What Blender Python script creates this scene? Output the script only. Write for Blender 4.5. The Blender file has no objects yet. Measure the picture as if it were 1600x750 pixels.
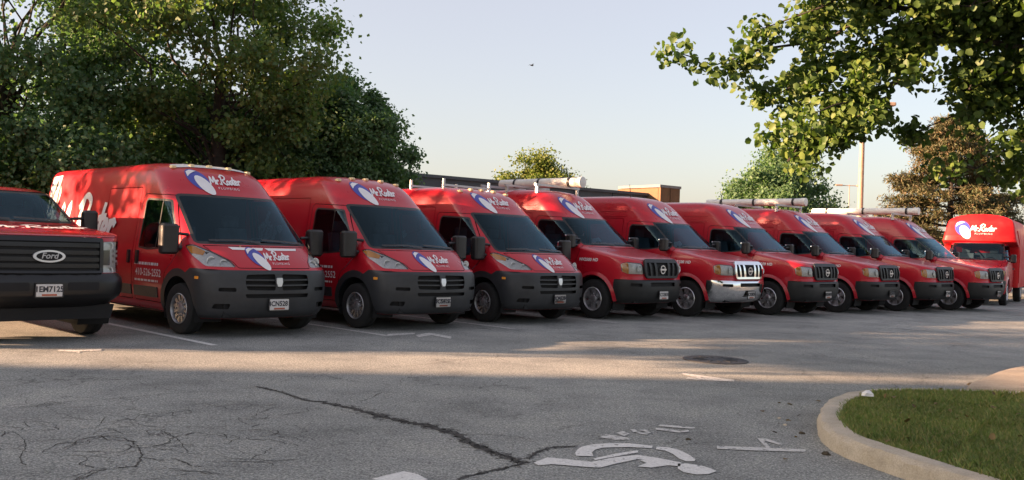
import bpy, math, random
import numpy as np
from mathutils import Vector, Matrix, geometry

# ------------------------------------------------------------------ scene, camera, light
scn = bpy.context.scene
COL = scn.collection
R = math.radians
cam_d = bpy.data.cameras.new('camera')
cam = bpy.data.objects.new('camera', cam_d); COL.objects.link(cam)
scn.camera = cam
cam_d.sensor_width = 36.0
cam_d.lens = 36.0 * 1412.5 / 1600.0
cam_d.clip_end = 3000
cam_d.clip_start = 0.05
cam.location = (0, 0, 1.403)
_pitch, _roll = 0.00586, 0.03454
cam.matrix_world = (Matrix.Translation((0, 0, 1.403)) @ Matrix.Rotation(R(90) + _pitch, 4, 'X')
                    @ Matrix.Rotation(_roll, 4, 'Z'))

SUN_EL, SUN_AZ = R(12.5), R(12.0)       # low sun from the left, slightly behind the camera
to_sun = Vector((-math.cos(SUN_AZ) * math.cos(SUN_EL), -math.sin(SUN_AZ) * math.cos(SUN_EL), math.sin(SUN_EL)))
world = bpy.data.worlds.new('World'); scn.world = world; world.use_nodes = True
wn = world.node_tree
bg = wn.nodes['Background']
sky = wn.nodes.new('ShaderNodeTexSky'); sky.sky_type = 'NISHITA'; sky.sun_disc = False
sky.sun_elevation = SUN_EL
sky.sun_rotation = math.atan2(to_sun.x, to_sun.y)
sky.air_density = 1.0; sky.dust_density = 2.2; sky.ozone_density = 1.6
haze_mix = wn.nodes.new('ShaderNodeMix'); haze_mix.data_type = 'RGBA'      # thin even haze veils the whole sky
haze_mix.inputs[0].default_value = 0.60; haze_mix.inputs[7].default_value = (1.64, 1.35, 1.28, 1)
wn.links.new(sky.outputs[0], haze_mix.inputs[6]); wn.links.new(haze_mix.outputs[2], bg.inputs[0]); bg.inputs[1].default_value = 0.051
sun_d = bpy.data.lights.new('sun', 'SUN'); sun_d.energy = 3.4; sun_d.angle = R(0.55); sun_d.color = (1.0, 0.62, 0.38)
sun = bpy.data.objects.new('sun', sun_d); COL.objects.link(sun)
sun.rotation_euler = to_sun.to_track_quat('Z', 'Y').to_euler()
scn.view_settings.view_transform = 'Standard'; scn.view_settings.look = 'None'
scn.view_settings.exposure = 3.12; scn.view_settings.gamma = 1.0
scn.view_settings.use_curve_mapping = False
scn.cycles.max_bounces = 8; scn.cycles.transparent_max_bounces = 16
scn.cycles.caustics_reflective = False; scn.cycles.caustics_refractive = False

# ------------------------------------------------------------------ materials
MATS = {}
def new_mat(name):
    m = bpy.data.materials.new(name); m.use_nodes = True
    return m, m.node_tree, m.node_tree.nodes['Principled BSDF']
def N(nt, typ, **kw):
    n = nt.nodes.new(typ)
    for k, v in kw.items(): setattr(n, k, v)
    return n
def noise(nt, scale, detail=4, rough=0.55, coord='Object', dist=0.0):
    tc = N(nt, 'ShaderNodeTexCoord'); n = N(nt, 'ShaderNodeTexNoise')
    n.inputs['Scale'].default_value = scale; n.inputs['Detail'].default_value = detail
    n.inputs['Roughness'].default_value = rough; n.inputs['Distortion'].default_value = dist
    nt.links.new(tc.outputs[coord], n.inputs['Vector'])
    return n
def ramp(nt, src, stops):
    r = N(nt, 'ShaderNodeValToRGB'); els = r.color_ramp.elements
    while len(els) < len(stops): els.new(0.5)
    for e, (p, c) in zip(els, stops):
        e.position = p; e.color = (c if len(c) == 4 else (*c, 1)) if not isinstance(c, (int, float)) else (c, c, c, 1)
    nt.links.new(src, r.inputs[0]); return r
def mixc(nt, fac, a, b, mode='MIX'):
    m = N(nt, 'ShaderNodeMix', data_type='RGBA', blend_type=mode)
    for sock, v in ((m.inputs[0], fac), (m.inputs[6], a), (m.inputs[7], b)):
        if hasattr(v, 'is_output') or hasattr(v, 'links'): nt.links.new(v, sock)
        elif isinstance(v, (int, float)): sock.default_value = v
        else: sock.default_value = (*v, 1) if len(v) == 3 else v
    return m.outputs[2]
def bump(nt, p, src, strength, dist=0.01):
    b = N(nt, 'ShaderNodeBump'); b.inputs['Strength'].default_value = strength; b.inputs['Distance'].default_value = dist
    nt.links.new(src, b.inputs['Height']); nt.links.new(b.outputs[0], p.inputs['Normal']); return b
def simple(name, col, rough=0.5, metal=0.0, coat=0.0, var=0.12, vs=6.0, spec=0.5, bmp=0.0, bs=60):
    m, nt, p = new_mat(name)
    n = noise(nt, vs, 5)
    lo = tuple(c * (1 - var) for c in col); hi = tuple(min(1, c * (1 + var)) for c in col)
    r = ramp(nt, n.outputs[0], [(0.3, lo), (0.7, hi)])
    nt.links.new(r.outputs[0], p.inputs['Base Color'])
    p.inputs['Roughness'].default_value = rough; p.inputs['Metallic'].default_value = metal
    p.inputs['Coat Weight'].default_value = coat; p.inputs['Coat Roughness'].default_value = 0.06
    p.inputs['Specular IOR Level'].default_value = spec
    if bmp:
        n2 = noise(nt, bs, 3); bump(nt, p, n2.outputs[0], bmp)
    MATS[name] = m; return m
def paint(name, col, rough=0.32, coat=0.45):
    # car paint / vinyl wrap with dust and a hint of waviness
    m, nt, p = new_mat(name)
    n = noise(nt, 2.2, 6, 0.65); n2 = noise(nt, 38, 3)
    d = ramp(nt, n.outputs[0], [(0.35, 0.0), (0.80, 0.035)])
    c = mixc(nt, d.outputs[0], col, (0.30, 0.22, 0.18))
    nt.links.new(c, p.inputs['Base Color'])
    rr = ramp(nt, n.outputs[0], [(0.3, rough * 0.8), (0.75, rough * 1.4)])
    nt.links.new(rr.outputs[0], p.inputs['Roughness'])
    p.inputs['Coat Weight'].default_value = coat; p.inputs['Coat Roughness'].default_value = 0.10; p.inputs['Specular IOR Level'].default_value = 0.30
    n3 = noise(nt, 3.0, 2); bump(nt, p, n3.outputs[0], 0.05, 0.02)
    MATS[name] = m; return m
RED = paint('red_wrap', (0.44, 0.007, 0.020))
FRED = paint('truck_red', (0.42, 0.010, 0.020), 0.25, 0.5)
BOXRED = paint('box_red', (0.55, 0.005, 0.008), 0.5, 0.05)
WHITE = simple('white_vinyl', (0.74, 0.72, 0.72), 0.45, var=0.05)
WPANEL = simple('white_paint_panel', (0.70, 0.69, 0.67), 0.45, var=0.06)
BLUE = simple('blue_vinyl', (0.045, 0.06, 0.33), 0.4)
GREYP = simple('grey_bumper_plastic', (0.030, 0.032, 0.035), 0.48, var=0.15, bmp=0.05, bs=300)
BLACKP = simple('black_plastic', (0.014, 0.014, 0.015), 0.42, var=0.2)
DARK = simple('dark_cavity', (0.008, 0.008, 0.009), 0.8)
BLACKG = simple('black_grille', (0.007, 0.007, 0.008), 0.38, var=0.2)
RUBBER = simple('tyre_rubber', (0.017, 0.017, 0.017), 0.85, var=0.25, bmp=0.2, bs=90)
STEEL = simple('wheel_steel', (0.42, 0.42, 0.43), 0.38, 0.85, var=0.15)
CHROME = simple('chrome', (0.80, 0.80, 0.80), 0.10, 1.0, var=0.03)
SILVER = simple('silver_plate', (0.62, 0.62, 0.64), 0.30, 0.7, var=0.05)
REFL = simple('lamp_reflector', (0.80, 0.80, 0.78), 0.35, 0.15, var=0.12, vs=30)
GREYD = simple('dark_bumper_plastic', (0.011, 0.012, 0.012), 0.55, var=0.15)
AMBER = simple('amber_lens', (0.85, 0.33, 0.05), 0.15, coat=0.6, var=0.1)
PLATEW = simple('plate_white', (0.62, 0.60, 0.58), 0.4, var=0.05)
PLATEI = simple('plate_ink', (0.03, 0.03, 0.04), 0.5)
PLATER = simple('plate_red', (0.40, 0.10, 0.05), 0.5)
CLOTH = simple('seat_cloth', (0.11, 0.115, 0.125), 0.9, var=0.2, bmp=0.1)
LINING = simple('cab_lining', (0.035, 0.045, 0.055), 0.9)
PAPER = simple('paper', (0.55, 0.62, 0.42), 0.8)
GREENP = simple('green_card', (0.34, 0.62, 0.30), 0.7)
PVC = simple('white_pvc', (0.74, 0.72, 0.66), 0.35, var=0.08)
GALV = simple('galvanised_metal', (0.45, 0.45, 0.46), 0.45, 0.7)
def glass_mat(name, tint, boost=1.0, coat=(1, 1, 1)):
    m, nt, p = new_mat(name); nt.nodes.remove(p)
    out = nt.nodes['Material Output']
    tr = N(nt, 'ShaderNodeBsdfTransparent'); gl = N(nt, 'ShaderNodeBsdfGlossy'); gl.inputs['Roughness'].default_value = 0.015; gl.inputs['Color'].default_value = (*coat, 1)
    n = noise(nt, 5, 4); rr = ramp(nt, n.outputs[0], [(0.3, tuple(t * 0.93 for t in tint)), (0.7, tint)])
    nt.links.new(rr.outputs[0], tr.inputs[0])
    fr = N(nt, 'ShaderNodeFresnel'); fr.inputs[0].default_value = 1.5
    mm = N(nt, 'ShaderNodeMath', operation='MULTIPLY'); mm.inputs[1].default_value = boost; mm.use_clamp = True
    nt.links.new(fr.outputs[0], mm.inputs[0])
    mx = N(nt, 'ShaderNodeMixShader')
    nt.links.new(mm.outputs[0], mx.inputs[0]); nt.links.new(tr.outputs[0], mx.inputs[1]); nt.links.new(gl.outputs[0], mx.inputs[2])
    nt.links.new(mx.outputs[0], out.inputs[0]); MATS[name] = m; return m
GLASS = glass_mat('tinted_glass', (0.40, 0.53, 0.60), 0.80, (0.50, 0.82, 1.0))
LENS = glass_mat('clear_lens', (0.93, 0.94, 0.94), 1.2)

def asphalt_mat():
    m, nt, p = new_mat('asphalt')
    big = noise(nt, 0.16, 5, 0.6); mid = noise(nt, 1.1, 6, 0.65); fine = noise(nt, 62, 3, 0.75); grit = noise(nt, 24, 5, 0.75)
    c1 = ramp(nt, big.outputs[0], [(0.3, (0.212, 0.220, 0.212)), (0.7, (0.318, 0.326, 0.312))])
    c2 = ramp(nt, mid.outputs[0], [(0.28, (0.66, 0.66, 0.67)), (0.52, (1, 1, 1)), (0.78, (1.24, 1.21, 1.17))])
    c = mixc(nt, 1.0, c1.outputs[0], c2.outputs[0], 'MULTIPLY')
    gr = ramp(nt, fine.outputs[0], [(0.36, (0.35, 0.35, 0.35)), (0.50, (1, 1, 1)), (0.64, (1.9, 1.86, 1.78))])
    c = mixc(nt, 0.85, c, gr.outputs[0], 'MULTIPLY')
    gr2 = ramp(nt, grit.outputs[0], [(0.36, (0.66, 0.66, 0.66)), (0.5, (1, 1, 1)), (0.66, (1.35, 1.33, 1.30))])
    c = mixc(nt, 0.8, c, gr2.outputs[0], 'MULTIPLY')
    # hairline cracking where the surface is tired
    tc = N(nt, 'ShaderNodeTexCoord'); dn = noise(nt, 2.3, 4)
    off = N(nt, 'ShaderNodeVectorMath', operation='SCALE'); off.inputs[3].default_value = 0.55
    nt.links.new(dn.outputs[1], off.inputs[0])
    ad = N(nt, 'ShaderNodeVectorMath', operation='ADD'); nt.links.new(tc.outputs['Object'], ad.inputs[0]); nt.links.new(off.outputs[0], ad.inputs[1])
    vo = N(nt, 'ShaderNodeTexVoronoi', feature='DISTANCE_TO_EDGE'); vo.inputs['Scale'].default_value = 1.15
    nt.links.new(ad.outputs[0], vo.inputs['Vector'])
    cr = ramp(nt, vo.outputs['Distance'], [(0.0, 1.0), (0.012, 0.0)])
    msk_n = noise(nt, 0.42, 3); msk = ramp(nt, msk_n.outputs[0], [(0.44, 0.0), (0.58, 0.6)])
    mul = N(nt, 'ShaderNodeMath', operation='MULTIPLY'); nt.links.new(cr.outputs[0], mul.inputs[0]); nt.links.new(msk.outputs[0], mul.inputs[1])
    c = mixc(nt, mul.outputs[0], c, (0.022, 0.021, 0.020))
    # oil and dirt stains
    st = noise(nt, 0.9, 5, 0.7, dist=0.6); sr = ramp(nt, st.outputs[0], [(0.62, 0.0), (0.74, 0.5)])
    c = mixc(nt, sr.outputs[0], c, (0.055, 0.052, 0.048))
    nt.links.new(c, p.inputs['Base Color']); p.inputs['Roughness'].default_value = 0.88
    p.inputs['Specular IOR Level'].default_value = 0.25
    bump(nt, p, gr.outputs[0], 0.55, 0.006)
    return m
ASPHALT = asphalt_mat()
def crack_mat():
    m, nt, p = new_mat('crack_fill'); n = noise(nt, 22, 5, 0.7)
    r = ramp(nt, n.outputs[0], [(0.35, (0.042, 0.041, 0.039)), (0.7, (0.120, 0.116, 0.110))])
    nt.links.new(r.outputs[0], p.inputs['Base Color']); p.inputs['Roughness'].default_value = 0.95
    p.inputs['Specular IOR Level'].default_value = 0.1
    bump(nt, p, n.outputs[0], 0.6, 0.01); return m
CRACK = crack_mat()
def worn_paint(name, col, thr):
    # road paint rubbed away in flecks: the bare patches are cut out of the sheet
    m, nt, p = new_mat(name); out = nt.nodes['Material Output']
    n = noise(nt, 16, 7, 0.75); n2 = noise(nt, 70, 3)
    nt.links.new(ramp(nt, n2.outputs[0], [(0.3, tuple(c * 0.72 for c in col)), (0.7, col)]).outputs[0], p.inputs['Base Color'])
    p.inputs['Roughness'].default_value = 0.8
    a = ramp(nt, n.outputs[0], [(thr - 0.03, 0.0), (thr + 0.03, 1.0)])
    nt.links.new(a.outputs[0], p.inputs['Alpha']); return m
ROADPAINT = worn_paint('road_paint', (0.72, 0.71, 0.68), 0.385)
ROADPAINT2 = worn_paint('faded_road_paint', (0.60, 0.59, 0.56), 0.425)
FRINGE = worn_paint('crumbled_asphalt', (0.085, 0.080, 0.075), 0.56)
def concrete_mat(name, a, b):
    m, nt, p = new_mat(name); n = noise(nt, 3.5, 8, 0.7); n2 = noise(nt, 90, 4, 0.7)
    r = ramp(nt, n.outputs[0], [(0.3, a), (0.7, b)])
    g = ramp(nt, n2.outputs[0], [(0.35, (0.75, 0.74, 0.72)), (0.6, (1.1, 1.1, 1.1))])
    c = mixc(nt, 0.8, r.outputs[0], g.outputs[0], 'MULTIPLY')
    nt.links.new(c, p.inputs['Base Color']); p.inputs['Roughness'].default_value = 0.9
    bump(nt, p, n2.outputs[0], 0.4, 0.006); return m
CONC = concrete_mat('kerb_concrete', (0.36, 0.31, 0.24), (0.54, 0.47, 0.38))
CONC2 = concrete_mat('pavement_concrete', (0.34, 0.28, 0.22), (0.46, 0.39, 0.31))
SOIL = concrete_mat('soil', (0.035, 0.028, 0.018), (0.075, 0.058, 0.035))
def leaf_mat(name, cols, trans=0.35):
    m, nt, p = new_mat(name); out = nt.nodes['Material Output']
    g = N(nt, 'ShaderNodeNewGeometry')
    r = ramp(nt, g.outputs['Random Per Island'], [(i / (len(cols) - 1), c) for i, c in enumerate(cols)])
    n = noise(nt, 0.9, 3); nr = ramp(nt, n.outputs[0], [(0.3, (0.72, 0.75, 0.75)), (0.7, (1.25, 1.2, 1.05))])
    c = mixc(nt, 1.0, r.outputs[0], nr.outputs[0], 'MULTIPLY')
    nt.links.new(c, p.inputs['Base Color']); p.inputs['Roughness'].default_value = 0.55
    p.inputs['Specular IOR Level'].default_value = 0.35
    t = N(nt, 'ShaderNodeBsdfTranslucent'); tc = mixc(nt, 1.0, c, (1.3, 1.6, 0.7), 'MULTIPLY'); nt.links.new(tc, t.inputs[0])
    mx = N(nt, 'ShaderNodeMixShader'); mx.inputs[0].default_value = trans
    nt.links.new(p.outputs[0], mx.inputs[1]); nt.links.new(t.outputs[0], mx.inputs[2]); nt.links.new(mx.outputs[0], out.inputs[0])
    return m
LEAF_D = leaf_mat('leaf_dark', [(0.075, 0.140, 0.080), (0.090, 0.165, 0.088), (0.105, 0.18, 0.09), (0.125, 0.195, 0.09)], 0.38)
LEAF_M = leaf_mat('leaf_mid', [(0.080, 0.140, 0.066), (0.105, 0.170, 0.07), (0.13, 0.185, 0.07), (0.17, 0.20, 0.07)], 0.42)
LEAF_Y = leaf_mat('leaf_yellow', [(0.09, 0.14, 0.03), (0.12, 0.16, 0.035), (0.15, 0.16, 0.04), (0.09, 0.14, 0.035)], 0.3)
LEAF_N = leaf_mat('leaf_near', [(0.045, 0.085, 0.022), (0.06, 0.105, 0.026), (0.07, 0.12, 0.028), (0.105, 0.145, 0.03), (0.05, 0.095, 0.025)], 0.28)
NEEDLE = leaf_mat('needle_brown', [(0.060, 0.080, 0.035), (0.095, 0.080, 0.042), (0.07, 0.082, 0.038), (0.12, 0.075, 0.04), (0.06, 0.085, 0.036)], 0.15)
GRASS = leaf_mat('grass_blade', [(0.10, 0.155, 0.042), (0.13, 0.18, 0.048), (0.15, 0.19, 0.058), (0.28, 0.23, 0.11), (0.11, 0.16, 0.048)], 0.25)
BARK = simple('bark', (0.035, 0.028, 0.023), 0.95, var=0.4, vs=9, bmp=0.6, bs=18)
WALLD = simple('dark_metal_wall', (0.055, 0.065, 0.075), 0.7, var=0.12, vs=1.2)
WALLT = simple('tan_block_wall', (0.17, 0.092, 0.048), 0.9, var=0.12, vs=3)
WALLB = simple('brown_brick_wall', (0.20, 0.13, 0.09), 0.9, var=0.2, vs=3)
ROOFM = simple('roof_membrane', (0.20, 0.20, 0.20), 0.9)
POLE = simple('pole_paint', (0.30, 0.21, 0.15), 0.6, var=0.15)
IRON = simple('cast_iron', (0.035, 0.035, 0.037), 0.7, var=0.25, bmp=0.4)

# ------------------------------------------------------------------ mesh helpers
def link(name, me, m, parent=None, smooth=False):
    o = bpy.data.objects.new(name, me); COL.objects.link(o)
    if m is not None and len(me.materials) == 0: me.materials.append(m)
    if parent is not None: o.parent = parent
    if smooth:
        me.polygons.foreach_set('use_smooth', [True] * len(me.polygons))
        me.set_sharp_from_angle(angle=R(38))
    return o
def tag(o, label, cat, group=None):
    o['label'] = label; o['category'] = cat
    if group: o['group'] = group
    return o
def structure(o): o['kind'] = 'structure'; return o
def thing(name, label, cat, loc=(0, 0, 0), rz=0.0, group=None):
    o = bpy.data.objects.new(name, None); COL.objects.link(o)
    o.location = loc; o.rotation_euler = (0, 0, rz); o.empty_display_size = 0.3
    return tag(o, label, cat, group)
def dup(o, parent=None):
    c = o.copy(); COL.objects.link(c); c.parent = parent
    for ch in list(o.children): dup(ch, c)
    return c

class MB:
    def __init__(s): s.v = []; s.f = []
    def add(s, vs, fs):
        b = len(s.v); s.v += [tuple(v) for v in vs]; s.f += [tuple(i + b for i in f) for f in fs]; return s
    def box(s, c, d, rot=None, taper=1.0):
        x, y, z = (q / 2 for q in d); M = rot or Matrix.Identity(3); c = Vector(c)
        vs = []
        for dz in (-1, 1):
            k = taper if dz > 0 else 1.0
            for dx, dy in ((-1, -1), (1, -1), (1, 1), (-1, 1)): vs.append(c + M @ Vector((dx * x * k, dy * y * k, dz * z)))
        return s.add(vs, [(3, 2, 1, 0), (4, 5, 6, 7), (0, 1, 5, 4), (1, 2, 6, 5), (2, 3, 7, 6), (3, 0, 4, 7)])
    def rbox(s, c, d, r=0.03, seg=3, axis='z'):
        # box with rounded outline (extruded along axis) and chamfered ends
        ax = {'x': 0, 'y': 1, 'z': 2}[axis]; u, w = [i for i in range(3) if i != ax]
        hu, hw, ha = d[u] / 2, d[w] / 2, d[ax] / 2; r = min(r, hu * .95, hw * .95)
        loops = []
        for a, ins in ((-ha, r * .6), (-ha + r * .6, 0), (ha - r * .6, 0), (ha, r * .6)):
            lp = []
            for q, (su, sw) in enumerate(((1, 1), (-1, 1), (-1, -1), (1, -1))):
                for k in range(seg + 1):
                    th = (q + k / seg) * math.pi / 2
                    p = [0, 0, 0]; p[u] = c[u] + su * (hu - r) + (r - ins) * math.cos(th); p[w] = c[w] + sw * (hw - r) + (r - ins) * math.sin(th); p[ax] = c[ax] + a
                    lp.append(tuple(p))
            loops.append(lp)
        n = len(loops[0]); vs = sum(loops, []); fs = []
        for k in range(3):
            for i in range(n): j = (i + 1) % n; fs.append((k * n + i, k * n + j, (k + 1) * n + j, (k + 1) * n + i))
        fs.append(tuple(reversed(range(n)))); fs.append(tuple(range(3 * n, 4 * n)))
        if axis == 'y': fs = [tuple(reversed(f)) for f in fs]
        return s.add(vs, fs)
    def tube(s, pts, rad, n=8, caps=True):
        pts = [Vector(p) for p in pts]; rad = rad if isinstance(rad, (list, tuple)) else [rad] * len(pts)
        up = None; rings = []
        for i, p in enumerate(pts):
            t = (pts[min(i + 1, len(pts) - 1)] - pts[max(i - 1, 0)]).normalized()
            if up is None: up = t.orthogonal().normalized()
            up = (up - t * up.dot(t)).normalized(); w = t.cross(up)
            rings.append([p + (up * math.cos(a) + w * math.sin(a)) * rad[i] for a in (2 * math.pi * k / n for k in range(n))])
        vs = sum(rings, []); fs = []
        for i in range(len(pts) - 1):
            for k in range(n): j = (k + 1) % n; fs.append((i * n + k, i * n + j, (i + 1) * n + j, (i + 1) * n + k))
        if caps: fs.append(tuple(reversed(range(n)))); fs.append(tuple(range((len(pts) - 1) * n, len(pts) * n)))
        return s.add(vs, fs)
    def lathe(s, prof, n=28, c=(0, 0, 0), axis='y'):
        # prof: (radius, height) ; revolve round axis
        vs = []; fs = []
        for r, h in prof:
            for k in range(n):
                a = 2 * math.pi * k / n; u, w = r * math.cos(a), r * math.sin(a)
                vs.append({'y': (c[0] + u, c[1] + h, c[2] + w), 'z': (c[0] + u, c[1] + w, c[2] + h), 'x': (c[0] + h, c[1] + u, c[2] + w)}[axis])
        for i in range(len(prof) - 1):
            for k in range(n): j = (k + 1) % n; fs.append((i * n + k, i * n + j, (i + 1) * n + j, (i + 1) * n + k))
        return s.add(vs, fs)
    def prism(s, poly, d0, d1, axis='y'):
        # poly in the two other axes (x,z for y ; y,z for x ; x,y for z)
        def P(a, b, d): return {'y': (a, d, b), 'x': (d, a, b), 'z': (a, b, d)}[axis]
        n = len(poly); vs = [P(a, b, d0) for a, b in poly] + [P(a, b, d1) for a, b in poly]
        fs = [tuple(reversed(range(n))), tuple(range(n, 2 * n))] + [(i, (i + 1) % n, n + (i + 1) % n, n + i) for i in range(n)]
        return s.add(vs, fs)
    def mesh(s, name):
        me = bpy.data.meshes.new(name); me.from_pydata(s.v, [], s.f)
        import bmesh
        bm = bmesh.new(); bm.from_mesh(me); bmesh.ops.recalc_face_normals(bm, faces=bm.faces); bm.to_mesh(me); bm.free()
        me.update(); return me
    def build(s, name, m, parent=None, smooth=False): return link(name, s.mesh(name), m, parent, smooth)

def tri_mesh(name, verts, tris, normals=None):
    me = bpy.data.meshes.new(name); me.from_pydata([tuple(v) for v in verts], [], [tuple(int(i) for i in t) for t in tris])
    if normals is not None:
        me.polygons.foreach_set('use_smooth', [True] * len(me.polygons))
        me.normals_split_custom_set_from_vertices([tuple(n) for n in normals])
    me.update(); return me

def ccw(poly):
    p = [(float(a[0]), float(a[1])) for a in poly]; n = len(p)
    return p if sum(p[i][0] * p[(i + 1) % n][1] - p[(i + 1) % n][0] * p[i][1] for i in range(n)) > 0 else p[::-1]
def densify(poly, d=0.05, closed=True):
    out = []; n = len(poly)
    for i in range(n if closed else n - 1):
        a, b = poly[i], poly[(i + 1) % n]; k = max(1, int(math.hypot(b[0] - a[0], b[1] - a[1]) / d))
        for j in range(k): out.append((a[0] + (b[0] - a[0]) * j / k, a[1] + (b[1] - a[1]) * j / k))
    if not closed: out.append(poly[-1])
    return out
def round_poly(poly, r=0.06, seg=4):
    out = []; n = len(poly)
    for i in range(n):
        p = Vector(poly[i]); a = Vector(poly[i - 1]) - p; b = Vector(poly[(i + 1) % n]) - p
        k = min(r, a.length * .45, b.length * .45); A = p + a.normalized() * k; B = p + b.normalized() * k
        for j in range(seg + 1):
            t = j / seg; q = A * (1 - t) ** 2 + p * 2 * t * (1 - t) + B * t * t; out.append((q.x, q.y))
    return out
def inset(poly, d):
    n = len(poly); area = sum(poly[i][0] * poly[(i + 1) % n][1] - poly[(i + 1) % n][0] * poly[i][1] for i in range(n))
    sg = 1 if area > 0 else -1; out = []
    for i in range(n):
        a, p, b = (Vector(poly[(i + k) % n]) for k in (-1, 0, 1))
        e1 = (p - a); e2 = (b - p)
        if e1.length < 1e-6 or e2.length < 1e-6: out.append(tuple(p)); continue
        e1.normalize(); e2.normalize()
        n1 = Vector((-e1.y, e1.x)) * sg; n2 = Vector((-e2.y, e2.x)) * sg; m = n1 + n2
        if m.length < 0.2: m = n1
        m = m / max(0.35, m.dot(n1)); out.append((p.x + m.x * d, p.y + m.y * d))
    return out
def circle(cx, cy, r, n=28, a0=0, a1=2 * math.pi): return [(cx + r * math.cos(a0 + (a1 - a0) * k / n), cy + r * math.sin(a0 + (a1 - a0) * k / n)) for k in range(n)]
def ellipse(cx, cy, a, b, rot=0, n=24):
    c, s = math.cos(rot), math.sin(rot)
    return [(cx + a * math.cos(t) * c - b * math.sin(t) * s, cy + a * math.cos(t) * s + b * math.sin(t) * c) for t in (2 * math.pi * k / n for k in range(n))]

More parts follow.
